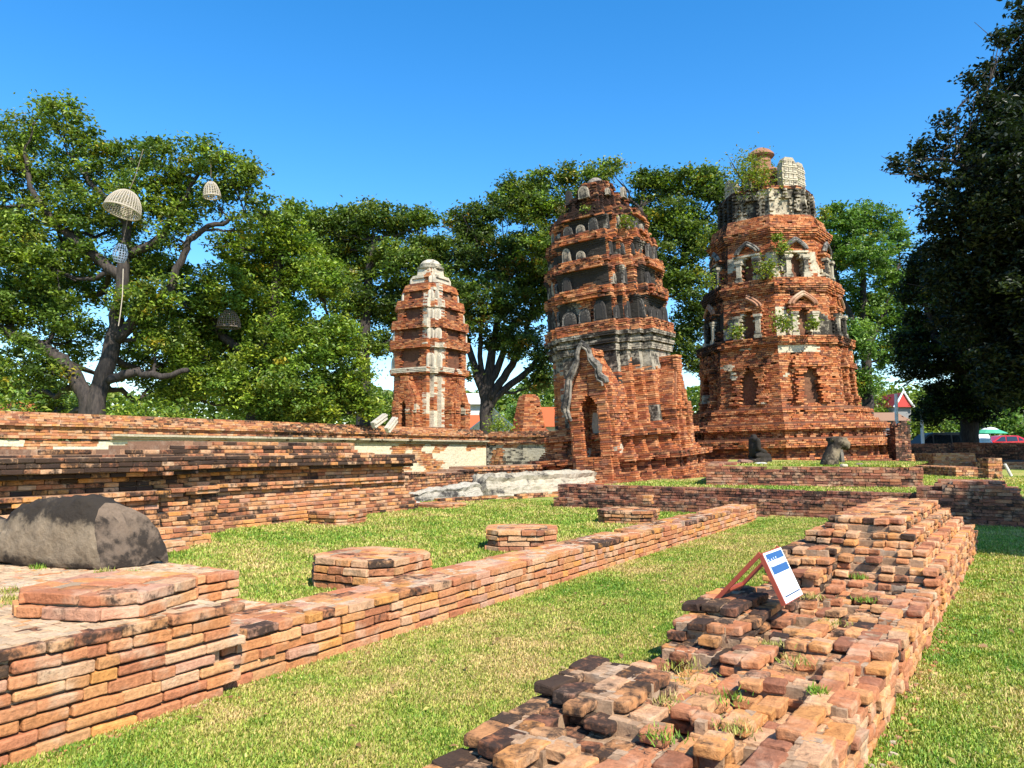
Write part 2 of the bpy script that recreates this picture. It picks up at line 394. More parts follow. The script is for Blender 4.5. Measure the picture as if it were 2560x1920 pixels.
# octagonal slab lying on the platform
def Hoct(r, n):
    def f(x, y):
        a = np.abs(x); b = np.abs(y); return np.where((a < r) & (b < r) & (a + b < r * 1.42), n, 0)
    return f
STUMPS = []
def stump(*a, **k): STUMPS.append((a, k))
stump("broad flat two-course brick slab lying on the near platform", 250, 1560, .44, 2, .078, z0=PZ, ang=R(20), res='hi', group=None, name="brick_slab", cat="brick slab", dark=.2, pal=PAL_NEAR, at=(-4.86, 2.92))
G_ST = "brick column stumps on the lawn beside the low wall"
stump("tallest octagonal brick column stump with hollow top, nearest the platform", 930, 1478, .60, 4, .09, ang=R(5), res='hi', group=G_ST)
stump("round brick column stump second along the low wall", 1305, 1380, .56, 4, .085, ang=R(30), group=G_ST)
stump("dark brick column stump third along the wall with a brick post on it", 1572, 1312, .60, 4, .075, ang=R(10), group=G_ST, dark=.42)
stump("farthest brick column stump touching the end of the low wall", 1740, 1276, .62, 5, .075, ang=R(20), group=G_ST, dark=.4)
stump("low square brick stump beside the moulded brick terrace", 843, 1314, .52, 4, .075, ang=R(8), group=G_ST, dark=.4)
stump("flat thin brick slab in the grass before the white fallen moulding", 1100, 1272, .62, 2, .06, group=None, name="brick_slab", cat="brick slab", dark=.35)
_p = G(1572, 1290, .3); ruin("brick_post", "small brick post standing on the dark third column stump", "brick post", (*(G(1593, 1299, 0) + np.array([-.1, .75, 0]))[:2], .30), -.17, .17, -.15, .15, lambda x, y: np.full(np.shape(x), 3), ch=.075, res='mid', pal=PAL_RUIN)

# ruined stepped wall in the right foreground
FW_W = 1.42
def HF(x, y):       # x: 0 left .. 1.42 right ; y = distance along, absolute v
    rnd = h2(x / .155 + 31, y / .2 + 7, 2); rnd2 = h2(x / .155 + 3, y / .21, 9)
    base = 4 + np.where(rnd > .62, 1, 0) - np.where(rnd < .22, 1, 0)
    h = base
    h = np.where(x > FW_W - .30, 5 - np.where(rnd2 < .15, 1, 0), h)
    left = x < .52 + .10 * (rnd2 - .5)
    hl = np.select([y < 2.9, y < 3.45, y < 4.15, y < 5.0, y < 5.25, y < 5.6, y < 6.55, y < 7.55, y < 8.0], [4, 5, 6, 3, 4, 6, 7, 5, 7], 9)
    hl = hl + np.where((rnd > .9) & (y > 2.7), -1, 0)
    h = np.where(left, hl, h)
    h = np.where(left & (x > .36) & (y > 5.0) & (y < 6.6), np.minimum(hl, 6 - np.where(rnd2 > .5, 1, 0)), h)
    fr = 13 - np.floor((9.2 - y) / .115)
    rt = 13 - np.floor((x - (FW_W - .50)) / .064)
    pyr = np.minimum(np.minimum(fr, rt), 13)
    pyr = np.where(x < .32, np.minimum(pyr, 11), pyr); pyr = np.where(x < .18, np.minimum(pyr, 9), pyr)
    pyr = np.where(y > 13.0, np.minimum(pyr, 12 - np.floor((y - 13.0) / .12)), pyr)
    h = np.where(y > 6.6, np.maximum(h, np.where(x > .18, pyr, np.minimum(pyr, 10))), h)
    h = np.where(y > 13.9, np.minimum(h, 5), h)
    return h.astype(int)
def F_stain_tone(x, y, z, tp):
    P = np.stack([x, y, z], 1)
    s = .27 + .28 * vn(P, 1.8, 31) + rng.normal(0, .19, len(x)) + np.where((x < .55) & (y < 9), np.where(y < 4.2, .22, .34), 0) - np.where(x > FW_W - .3, .34, 0) + np.where(tp, 0, .08)
    s = np.where((y > 9.1) & ~tp & (y < 9.6), s + .2, s); s = np.where((y > 9.6) & tp, s - .1, s)  # stepped front: brick faces darker, tops behind them lighter
    s = np.where((y > 4.1) & (y < 5.0) & (x < .6), s - .45, s)
    s = s + (rng.random(len(x)) < .10) * .3
    return np.clip(s, 0, 1)
F_ANG = -R(2.6)
F_ORG = np.array([-1.62, 0.0, 0.0])
# hinge so that the right foot of the wall passes (-.54, 4.5) and (-.14, 12.4)
F_ORG = np.array([-.77 - FW_W * math.cos(F_ANG), 0 - FW_W * math.sin(F_ANG) * 0, 0])
ruin("ruined_wall", "broad ruined brick wall with tumbled bricks rising to a stepped top, in the right foreground", "ruined wall", F_ORG, 0, FW_W, 1.6, 14.3, HF, ch=.067, res='hi', ang=F_ANG, pal=PAL_RUIN,
     stainf=F_stain_tone, gap=.013, jit=.010, tilt=.028, rad=.008, disp=.008, cell=.05, mortar=(.37, .235, .14), core_drop=.016, half=.5, erode=1, bl=.245, bw=.128)
def Fw(x, y, z=0.):  # local of the ruined wall -> world
    return np.array([F_ORG[0] + x * math.cos(F_ANG) - y * math.sin(F_ANG), F_ORG[1] + x * math.sin(F_ANG) + y * math.cos(F_ANG), z])

# ================================================================== WALLS WITH A MOULDED PROFILE (run along local y, face towards +x)
def profile_wall(name, mats, org, ang, prof, y0, y1, planf, ch, thick=1.0, bl=.28, dep=.32, pal=PAL_RUIN, stainf=None, plaster=None, z0=0., parent=None, jit=.01, res='lo', ktop=None, pcol=(.50, .44, .33), seg=None, k0=0, ydrop=0.):
    mb = MB(); Cc = []; Ss = []; Tt = []; St = []
    for k, off in enumerate(prof):
        y = y0 - rng.uniform(0, bl); z = z0 + (k + .5) * ch
        ys = []
        while y < y1:
            L = bl * rng.uniform(.75, 1.2); a, b = max(y, y0), min(y + L, y1); y += L
            if b - a > .05: ys.append((a, b))
        ys = np.array(ys); ym = ys.mean(1); n = len(ys)
        keep = np.ones(n, bool) if ktop is None else (k + k0) < ktop(ym)
        ys, ym = ys[keep], ym[keep]; n = len(ys)
        if n == 0: continue
        x = off + planf(ym)
        P = np.stack([x, ym, np.full(n, z)], 1)
        pl = plaster(ym, np.full(n, z)) if plaster is not None else np.zeros(n, bool)
        jx = np.where(pl, .012, rng.normal(0, jit, n))
        Cc.append(np.stack([x - dep / 2 + jx, ym, np.full(n, z) + np.where(pl, 0, rng.normal(0, ch * .03, n)) - ydrop * ym], 1))
        g = np.where(pl, -.004, .012)
        Ss.append(np.stack([np.full(n, dep), ys[:, 1] - ys[:, 0] - g * .5, ch * np.where(pl, 1.01, .82)], 1))
        Tt.append(np.where(pl[:, None], np.array(pcol) * rng.uniform(.96, 1.04, (n, 1)), pick(pal, n)))
        St.append(stainf(x, ym, np.full(n, z)) if stainf else rng.uniform(0, .5, n))
    C = np.concatenate(Cc); S = np.concatenate(Ss)
    put_bricks(mb, C, S[:, [1, 0, 2]], np.full(len(C), math.pi / 2) + rng.normal(0, .006, len(C)), np.concatenate(Tt), np.concatenate(St), res, disp=.006, rad=.01)
    # core, in short lengths so that it follows plan and broken top
    sg = np.arange(y0, y1 + 1e-6, seg or 1.0); 
    if sg[-1] < y1 - .05: sg = np.append(sg, y1)
    for a, b in zip(sg[:-1], sg[1:]):
        m = (a + b) / 2
        for k, off in enumerate(prof):
            if ktop is not None and (k + k0) >= ktop(np.array([a + .01, m, b - .01])).min(): continue
            xo = off + planf(np.array([a + .02, m, b - .02])).min() - .06
            mb.box(((xo - thick) / 2, m, z0 + (k + .5) * ch - ydrop * m), (xo + thick, b - a - .004, ch + .001), tint=(.30, .17, .10), stain=.3)
    o = mb.build(name, mats, parent=parent)
    if parent is None: o.location = org; o.rotation_euler = (0, 0, ang)
    return o
def seq(*parts):
    """[(count, offset or (from, to)), ...] -> list of offsets per course"""
    o = []
    for n, f in parts:
        for i in range(n): o.append(f if not isinstance(f, tuple) else f[0] + (f[1] - f[0]) * (i / max(1, n - 1)))
    return o
# moulded terrace on the left
B = empty("brick_terrace", (-13.35, 4.0, 0)); tag(B, "long dark weathered brick terrace with bold mouldings behind the fallen stone torso", "terrace")
def planB(y): v = y + 4.0; return np.select([v < 8.1, v < 8.9, v < 9.75], [1.15, .78, .38], 0.0)
def stB(lo):
    def f(x, y, z):
        P = np.stack([x, y, z], 1); v = y + 4
        P = P * np.array([1, .5, 2.0]); return np.clip(lo + .30 * vn(P, .9, 5) + rng.normal(0, .22, len(y)) + np.where(v < 9.2, .22, 0), 0, .95)
    return f
kB = lambda top: (lambda y: np.full(len(y), top) - np.where(h2(y / .9, y * 0, 3) > .75, 1, 0))
chB = .082
profile_wall("plinth", [M_BRICK], None, 0, seq((2, .45), (1, .36), (2, .30)), -3, 12.2, planB, chB, thick=2.0, parent=B, stainf=stB(.38), seg=.2, res='mid')
profile_wall("moulding", [M_BRICK], None, 0, seq((1, .2), (3, (.08, .02)), (1, .14), (1, .18), (3, 0.)), -3, 12.1, planB, chB, z0=5 * chB, thick=2.0, parent=B, stainf=stB(.26), seg=.2, pal=PAL_NEAR, res='mid')
profile_wall("overhang", [M_BRICK], None, 0, seq((1, .20), (1, .32), (2, .30)), -3, 12.25, planB, chB, z0=14 * chB, thick=2.0, parent=B, stainf=stB(.74), seg=.2, res='mid')
profile_wall("parapet", [M_BRICK], None, 0, seq((3, .10), (2, .03), (1, -.06)), -3, 10.8, planB, chB, z0=18 * chB - .2, thick=1.6, parent=B, stainf=stB(.62), seg=.2, res='mid', k0=0, ktop=lambda y: np.where(y < 2, 3, np.where(y < 3.4, 4, np.where(y < 5.2, 5, 6))) - np.where(h2(y / .6, y * 0, 3) > .8, 1, 0) - np.where(y > 10.2, 3, 0))
# small stepped corner in front of the terrace
ruin("brick_step", "small stepped brick corner between stone torso and moulded terrace", "brick step", (-11.7, 6.2, 0), 0, .9, 0, 2.3, lambda x, y: np.where(x > .5, np.where(y > 1.6, 0, 2), np.where(y > 2, 2, 4)), ch=.08, res='mid')

# long boundary wall at the back, stucco body under a roof-like brick coping
E = empty("boundary_wall", (-25.75, 2.0, 0)); tag(E, "long boundary wall with peeling white stucco under a roof-like brick coping, behind the terrace", "wall")
zero = lambda y: np.zeros(len(y))
def plE(y, z):
    P = np.stack([y * .5, y * 0, z * 1.2], 1); return vn(P, .8, 12) + .5 * vn(P, 2.5, 8) > -.30
def stE(lo):
    return lambda x, y, z: np.clip(lo + .08 + .32 * vn(np.stack([x, y * .6, z * 2], 1), .6, 6) + rng.normal(0, .15, len(y)), 0, .95)
LE = 36.8
profile_wall("stucco_face", [M_STUCCO], None, 0, seq((3, .1), (16, 0.)), 0, LE, zero, .1, thick=1.2, parent=E, plaster=plE, stainf=stE(.06), seg=LE, pcol=(.60, .53, .38))
profile_wall("cornice", [M_STUCCO], None, 0, seq((1, .05), (2, (.12, .24))), 13.2, LE, zero, .08, z0=1.9, thick=1.2, parent=E, plaster=lambda y, z: vn(np.stack([y, y * 0, z * 0], 1), .5, 2) > -.55, stainf=stE(.2), seg=23.6, pcol=(.40, .34, .24))
profile_wall("brick_band", [M_BRICK], None, 0, seq((1, .08), (3, .02)), 0, LE, zero, .1, z0=1.95, thick=1.2, parent=E, stainf=stE(.28), seg=LE)
profile_wall("coping", [M_BRICK], None, 0, seq((1, .13), (1, .1), (1, .0), (1, -.12), (1, -.25), (1, -.4)), 0, LE, zero, .078, z0=2.35, thick=1.2, parent=E, pal=PAL_RUIN, stainf=stE(.36), seg=1.5, jit=.018, ktop=lambda y: np.full(len(y), 6) - np.where(vn(np.stack([y, y * 0, y * 0], 1), .35, 4) > .55, 1, 0))
E2 = empty("return_wall", (-26.0, 39.3, 0)); tag(E2, "shaded return wall with patches of grey stucco beside the leaning tower", "wall"); E2.rotation_euler = (0, 0, -math.pi / 2)
profile_wall("stucco_face", [M_STUCCO], None, 0, seq((3, .1), (16, 0.)), 0, 6, zero, .1, thick=.8, parent=E2, plaster=lambda y, z: vn(np.stack([y, y * 0, z], 1), .9, 44) > -.05, stainf=stE(.3), seg=6, pcol=(.40, .36, .28))
profile_wall("coping", [M_BRICK], None, 0, seq((1, .1), (1, .15), (3, .02), (1, .12), (1, 0.), (1, -.14), (1, -.28)), 0, 6, zero, .09, z0=1.9, thick=.8, parent=E2, stainf=stE(.45), seg=6)
# leaning cornice slabs on the boundary wall
for i, (px, py, ln, a) in enumerate(((948, 1052, .95, .5), (978, 1062, .8, .75))):
    c = D(px, py, 35.6); mb = MB(); mb.box((0, 0, 0), (.22, ln, .3), tint=(.42, .38, .32), stain=.3, M=np.array(Matrix.Rotation(a, 3, 'X')))
    for q in (-.1, .06): mb.box((.13, 0, q), (.06, ln * .98, .07), tint=(.5, .45, .36), stain=.2, M=np.array(Matrix.Rotation(a, 3, 'X')))
    o = mb.build("stone_slab", M_STUCCO); o.location = c; tag(o, ["left of two grey cornice slabs leaning on the boundary wall coping", "right of two grey cornice slabs leaning on the boundary wall coping"][i], "stone slab", "cornice slabs leaning on the boundary wall")

# low brick wall between terrace and leaning tower, and the fallen white mouldings before it
o = profile_wall("brick_wall", [M_BRICK], (-15.35, 16.2, 0), 0, seq((2, .12), (1, .03), (7, 0.), (1, .06), (1, .02)), 0, 14.2, zero, .082, thick=1.2, stainf=lambda x, y, z: np.clip(.42 + .3 * vn(np.stack([x, y, z], 1), .7, 15) + np.where(z > .6, .12, 0) - np.where(y > 8, .15, 0) + rng.normal(0, .09, len(y)), 0, 1), seg=.7,
     ktop=lambda y: np.full(len(y), 11) + np.where(y > 6, 1, 0) - np.where(h2(y / 1.1, y * 0, 8) > .8, 1, 0), res='mid')
tag(o, "low dark brick wall running from the terrace to the foot of the leaning tower", "wall")
def fallen(name, label, p0, p1, w0, h0, w1, h1, seed, tint=(.35, .31, .235)):
    n, m = 60, 44; V = []
    p0 = np.array(p0); p1 = np.array(p1); d = p1 - p0; L = np.linalg.norm(d); d = d / L; sd = np.array([d[1], -d[0], 0])
    for i in range(n):
        t = i / (n - 1); w_ = w0 + (w1 - w0) * t; h_ = h0 + (h1 - h0) * t; e = min(1, min(t, 1 - t) / .03 + .35)
        for j in range(m):
            a = j / (m - 1) * math.pi; x = math.cos(a); z = math.sin(a)
            r = (abs(x) ** 3 + abs(z) ** 3) ** (-1 / 3)
            st = 1 + .09 * math.copysign(1, math.sin(a * 7 + .4)) + .05 * math.copysign(1, math.sin(a * 17))
            V.append(p0 + d * L * t + sd * x * r * w_ / 2 * st * e + np.array([0, 0, max(0, z * r * h_ * (1 + .06 * math.copysign(1, math.sin(a * 7 + .4))) * e)]))
    V = np.array(V); nz = np.stack([fbm(V, 2.6, seed), fbm(V, 2.6, seed + 3), fbm(V, 2.6, seed + 6)], 1); V = V + nz * .075 + np.stack([vn(V, 9, seed), vn(V, 9, seed + 1), vn(V, 9, seed + 2)], 1) * .035
    V[:, 2] = np.maximum(V[:, 2], -.02)
    Q = [(i * m + j, (i + 1) * m + j, (i + 1) * m + j + 1, i * m + j + 1) for i in range(n - 1) for j in range(m - 1)]
    T = []
    for i in (0, n - 1):
        V = np.concatenate([V, [V[i * m:(i + 1) * m].mean(0)]]); k = len(V) - 1
        T += [(k, i * m + j, i * m + j + 1) if i == 0 else (k, i * m + j + 1, i * m + j) for j in range(m - 1)]
    mb = MB(); mb.add(V, Q, T, tint=tint, stain=np.clip(.40 + .5 * vn(V * np.array([1, 1, 3.]), 1.3, seed + 8), 0, 1)); o = mb.build(name, M_STUCCO, origin=tuple(p0)); tag(o, label, "fallen masonry"); return o
fallen("fallen_moulding", "large broken block of white stucco moulding lying before the low dark wall", (-14.75, 21.6, 0), (-13.2, 27.6, 0), 1.0, .72, 1.5, .78, 3)
fallen("fallen_moulding", "long thin grey and white stucco moulding lying left of the large white block", (-15.0, 17.4, 0), (-14.7, 21.4, 0), .6, .22, .9, .5, 9, tint=(.34, .31, .25))
ruin("brick_kerb", "thin line of bricks edging the lawn before the fallen white mouldings", "kerb", (-14.0, 18.3, 0), 0, .3, 0, 10.4, lambda x, y: np.where(h2(y / .8, x * 0, 5) > .25, 2, 1).astype(int), ch=.075, res='lo', ang=-R(14), cell=.14, stainf=lambda x, y, z, tp: rng.uniform(.2, .8, len(x)))

# ================================================================== TERRACES BEHIND THE LAWN (right of centre)
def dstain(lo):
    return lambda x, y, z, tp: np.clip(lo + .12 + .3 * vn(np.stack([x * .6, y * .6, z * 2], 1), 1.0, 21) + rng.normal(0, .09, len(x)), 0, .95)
def HD0(x, y):
    u = x - 10.2
    h = np.full(np.shape(x), 9); h = np.where((y < .35) & (u > -6.2), 6, h); h = np.where((y < .2) & (u > -3.6) & (u < -2.2), 7, h); h = np.where((u < -6.2) & (y < .3), 4, h)
    return h - np.where(h2(x / .5, y / .3, 6) > .85, 1, 0)
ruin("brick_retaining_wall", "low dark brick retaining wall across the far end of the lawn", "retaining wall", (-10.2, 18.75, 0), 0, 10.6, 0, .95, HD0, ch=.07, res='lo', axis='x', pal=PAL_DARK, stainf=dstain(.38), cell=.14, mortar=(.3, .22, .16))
mb = MB(); mb.box((2.35, 45, .3), (22.1, 51, .6)); o = mb.build("terrace_lawn", M_GROUND); tag(o, kind='structure')
def HDL(x, y): return np.where(x < .5, 3, np.where(x < 1.0, 5, 8)) - np.where(h2(x / .4, y / .5, 6) > .8, 1, 0)
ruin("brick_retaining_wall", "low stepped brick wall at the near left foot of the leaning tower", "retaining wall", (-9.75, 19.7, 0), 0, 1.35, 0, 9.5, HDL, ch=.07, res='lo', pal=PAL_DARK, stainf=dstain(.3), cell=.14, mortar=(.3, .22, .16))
ruin("brick_step", "flat brick steps spreading before the doorway of the leaning tower", "steps", (-15.2, 24.4, 0), 0, 5.4, 0, 4.6, lambda x, y: np.clip(1 + np.floor((y - .3 * h2(x / .9, y * 0, 3)) / .55), 1, 7).astype(int), ch=.085, res='lo', axis='x', pal=PAL_TOWER, stainf=dstain(.22), cell=.2, mortar=(.3, .2, .14))
def HD3(x, y):
    return np.select([x < .45, x < 1.55, x < 1.8, x < 2.0, x < 2.2], [11, 13, 11, 8, 5], 3) - np.where(h2(x / .3, y / .3, 6) > .85, 1, 0)
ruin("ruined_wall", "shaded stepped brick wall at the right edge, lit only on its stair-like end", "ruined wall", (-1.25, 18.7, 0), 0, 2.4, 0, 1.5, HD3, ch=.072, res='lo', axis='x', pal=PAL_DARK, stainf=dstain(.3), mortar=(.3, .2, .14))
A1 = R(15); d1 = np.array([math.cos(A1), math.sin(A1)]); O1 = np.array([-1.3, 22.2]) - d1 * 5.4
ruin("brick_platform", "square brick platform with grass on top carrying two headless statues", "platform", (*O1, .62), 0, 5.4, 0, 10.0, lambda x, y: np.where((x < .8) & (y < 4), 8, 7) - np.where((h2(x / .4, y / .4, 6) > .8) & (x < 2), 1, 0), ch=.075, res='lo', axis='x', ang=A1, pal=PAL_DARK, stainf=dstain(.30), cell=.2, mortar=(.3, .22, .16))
n1 = np.array([-d1[1], d1[0]]); mb = MB(); q = [O1 + d1 * .45 + n1 * .35, O1 + d1 * 5.05 + n1 * .35, O1 + d1 * 5.05 + n1 * 9, O1 + d1 * 3 + n1 * 14, O1 + d1 * .45 + n1 * 14]
prism(mb, [tuple(p) for p in q], (0, 0, .55), (1, 0, 0), (0, 1, 0), (0, 0, 1), .60); o = mb.build("platform_lawn", M_GROUND); tag(o, kind='structure')

# ---- small ruins far right
def blockruin(name, label, cat, px0, px1, pyb, depth, zt, zb=.6, deep=1.2, ang=YAW, lo=.3, Hf=None, ch=.09, **kw):
    a = D(px0, pyb, depth); b = D(px1, pyb, depth); L = np.linalg.norm((b - a)[:2]); n = int(round((zt - zb) / ch))
    return ruin(name, label, cat, (a[0], a[1], zb), 0, L, 0, deep, Hf or (lambda x, y: np.full(np.shape(x), n)), ch=ch, res='lo', axis='x', ang=ang, stainf=dstain(lo), cell=.2, pal=kw.pop('pal', PAL_RUIN), mortar=(.32, .22, .15), **kw)
blockruin("brick_block", "low sunlit brick block in front of the dark parked van", "brick block", 2334, 2440, 1164, 41, 1.42, deep=2.0, lo=.15)
blockruin("brick_platform", "low flat brick platform on the far right grass", "platform", 2391, 2477, 1190, 27.8, .95, deep=4.5, lo=.3)
blockruin("brick_pillar", "short dark brick pillar with a pale post leaning on it, far right", "brick pillar", 2472, 2508, 1195, 25.6, 1.30, deep=.6, lo=.4)
mb = MB(); p0 = D(2528, 1190, 25.3); p1 = D(2512, 1160, 25.3); tube(mb, [p0, (p0 + p1) / 2, p1], [.05, .05, .045], 10, tint=(.62, .58, .5), stain=.1)
o = mb.build("leaning_post", M_STUCCO, origin=tuple(p0)); tag(o, "thin pale post leaning against the short brick pillar", "post")
blockruin("brick_wall", "long shaded brick wall in front of the parked cars", "wall", 2385, 2720, 1150, 48, 2.02, deep=.6, lo=.5, ch=.12, bl=.36, pal=PAL_DARK)
blockruin("brick_wall", "short dark brick wall before the front of the van", "wall", 2286, 2378, 1146, 44, 1.92, deep=.6, lo=.55, pal=PAL_DARK)
blockruin("brick_kerb", "pale low brick kerb in the shade below the long wall", "kerb", 2440, 2640, 1152, 40, .95, deep=.5, lo=.1)
blockruin("brick_kerb", "long low brick kerb left of the flat brick platform", "kerb", 2290, 2400, 1176, 33, .80, deep=.5, lo=.3)
blockruin("brick_stub", "small sunlit stub of brick wall at the right foot of the tall tower", "brick stub", 2232, 2288, 1152, 35.5, 1.45, deep=.6, lo=.2, Hf=lambda x, y: np.where(x < .35, 6, 9))
ruin("ruined_pillar", "dark lumpy brick pillar standing right of the tall tower", "ruined pillar", (*D(2240, 1130, 34.5)[:2], .6), 0, .7, 0, .8, lambda x, y: (22 + 4 * vn(np.stack([np.ravel(x), np.ravel(y), 0 * np.ravel(x)], 1), 2.2, 3).reshape(np.shape(x)) - 14 * np.maximum(0, np.abs(x - .38) - .2)).astype(int), ch=.1, res='lo', ang=YAW, pal=PAL_DARK, stainf=dstain(.6), cell=.14)

# ================================================================== TOWERS (brick shells laid course by course on a plan)
def rquad(pts):
    o = []
    for k in range(4):
        c, s_ = (1, 0, -1, 0)[k], (0, 1, 0, -1)[k]
        o += [(x * c - y * s_, x * s_ + y * c) for x, y in pts]
    return np.array(o)
def redent(a, c, n):
    d = c / n; q = [(a, -(a - c)), (a, a - c)]
    for j in range(1, n + 1):
        q.append((a - j * d, a - c + (j - 1) * d))
        if j < n: q.append((a - j * d, a - c + j * d))
    return rquad(q)
def octagon(r, ph):
    a = ph + np.arange(8) * math.pi / 4; return np.stack([np.cos(a) * r, np.sin(a) * r], 1)
class Shell:
    """brick skin: plan(z) -> CCW polygon; off(edge, s, z, L) -> (offset, plaster?)"""
    def __init__(s, plan, ch=.1, bl=.32, dep=.4, off=None, pal=PAL_TOWER, stain=None, pcol=(.50, .43, .31), core=True, jit=.014, miss=.01, close=True, res='lo', mat=None, bed=.80, ccol=(.16, .07, .04)):
        s.plan, s.ch, s.bl, s.dep, s.off, s.pal, s.stain, s.pcol, s.core, s.jit, s.miss, s.close = plan, ch, bl, dep, off, pal, stain, pcol, core, jit, miss, close; s.res = res; s.mat = mat or M_TBRICK; s.bed = bed; s.ccol = ccol
    def part(s, name, z0, z1, parent, loc=(0, 0, 0), rot=0., mb=None, link=True):
        mb = mb or MB(); n = max(1, int(round((z1 - z0) / s.ch))); ch = (z1 - z0) / n
        A = {k: [] for k in 'esLxyzwnb'}
        for k in range(n):
            z = z0 + (k + .5) * ch; P = np.asarray(s.plan(z)); m = len(P)
            for e in range(m if s.close else m - 1):
                p, q = P[e], P[(e + 1) % m]; L = float(np.hypot(*(q - p)))
                if L < .04: continue
                nb = max(1, int(round(L / s.bl + rng.uniform(-.3, .3)))); cut = np.linspace(0, L, nb + 1)
                if nb > 1: cut[1:-1] += (rng.uniform(-.25, .25, nb - 1) + (.25 if k % 2 else -.25)) * L / nb
                mid = (cut[1:] + cut[:-1]) / 2; d = (q - p) / L
                A['e'].append(np.full(nb, e)); A['s'].append(mid - L / 2); A['L'].append(np.full(nb, L)); A['x'].append(p[0] + d[0] * mid); A['y'].append(p[1] + d[1] * mid)
                A['z'].append(np.full(nb, z)); A['w'].append(np.diff(cut)); A['n'].append(np.full(nb, math.atan2(d[1], d[0])))
            if s.core:
                r = P * (1 - .16 / max(.2, np.abs(P).max()))
                if k % 2 == 0: prism(mb, r, (0, 0, z - ch / 2), (1, 0, 0), (0, 1, 0), (0, 0, 1), min(ch * 2, z1 - z + ch / 2) - .003, tint=s.ccol, stain=.4)
        e, ss, L, x, y, z, wd, a = [np.concatenate(A[k]) for k in 'esLxyzwn']; N_ = len(e)
        o, pl = s.off(e, ss, z, L) if s.off else (np.zeros(N_), np.zeros(N_, bool))
        o = o + np.where(pl, .012, rng.normal(0, s.jit, N_))
        nx, ny = np.sin(a), -np.cos(a)
        keep = (rng.random(N_) > s.miss) | pl
        C = np.stack([x + nx * (o - s.dep / 2), y + ny * (o - s.dep / 2), z], 1)
        S = np.stack([wd + np.where(pl, .004, -.014), np.full(N_, s.dep), np.where(pl, ch * 1.02, ch * s.bed * rng.uniform(.93, 1.06, N_))], 1)
        W = np.stack([x, y, z], 1) + np.asarray(loc)
        st = s.stain(W, pl, nx * math.cos(rot) - ny * math.sin(rot), nx * math.sin(rot) + ny * math.cos(rot)) if s.stain else np.full(N_, .2)
        tint = np.where(pl[:, None], np.array(s.pcol) * rng.uniform(.9, 1.1, (N_, 1)), pick(s.pal, N_, .10))
        put_bricks(mb, C[keep], S[keep], (a + rng.normal(0, .01, N_))[keep], tint[keep], np.clip(st + np.where(pl, 0, rng.normal(0, .09, N_)), 0, 1)[keep], s.res, disp=.006, rad=.008)
        ob = mb.build(name, s.mat, parent=parent); ob.location = loc; ob.rotation_euler = (0, 0, rot); return ob
def lerp_prof(tab):
    zz = [t[0] for t in tab]; aa = [t[1] for t in tab]; return lambda z: float(np.interp(z, zz, aa))
def arch_poly(w, h, k=.45, n=7, bulge=1.0):
    """pointed arch outline, base on y=0"""
    q = [(-w / 2, 0), (w / 2, 0)]
    for i in range(n + 1):
        t = i / n; q.append((w / 2 * bulge * math.cos(t * math.pi / 2) ** .9, h * k + h * (1 - k) * math.sin(t * math.pi / 2) ** 1.0))
    for i in range(n - 1, -1, -1):
        t = i / n; q.append((-w / 2 * bulge * math.cos(t * math.pi / 2) ** .9, h * k + h * (1 - k) * math.sin(t * math.pi / 2)))
    return q
def antefix_mesh(w, h, th, stain, tint, seed):
    mb = MB(); prism(mb, arch_poly(w, h, .5), (0, 0, 0), (1, 0, 0), (0, 0, 1), (0, -1, 0), th, tint=tint, stain=stain)
    prism(mb, arch_poly(w * .62, h * .78, .5), (0, -th, h * .07), (1, 0, 0), (0, 0, 1), (0, -1, 0), th * .22, tint=np.array(tint) * .8, stain=min(1, stain + .2))
    mb.box((0, -th * .5, h * .03), (w * 1.06, th * 1.25, h * .09), tint=tint, stain=stain)
    o = mb.build("antefix", M_STUCCO); me = o.data; bpy.data.objects.remove(o); return me
def put_antefix(me, parent, x, y, z, nrm, lean=.0, sc=1.0):
    o = bpy.data.objects.new("antefix", me); col.objects.link(o); o.parent = parent; o.location = (x, y, z); o.rotation_euler = (-lean, 0, nrm + math.pi / 2); o.scale = (sc, 1, sc); return o
def edge_mid(P, e):
    p, q = P[e], P[(e + 1) % len(P)]; d = q - p; L = np.hypot(*d); return (p + q) / 2, math.atan2(-d[0], d[1]), L

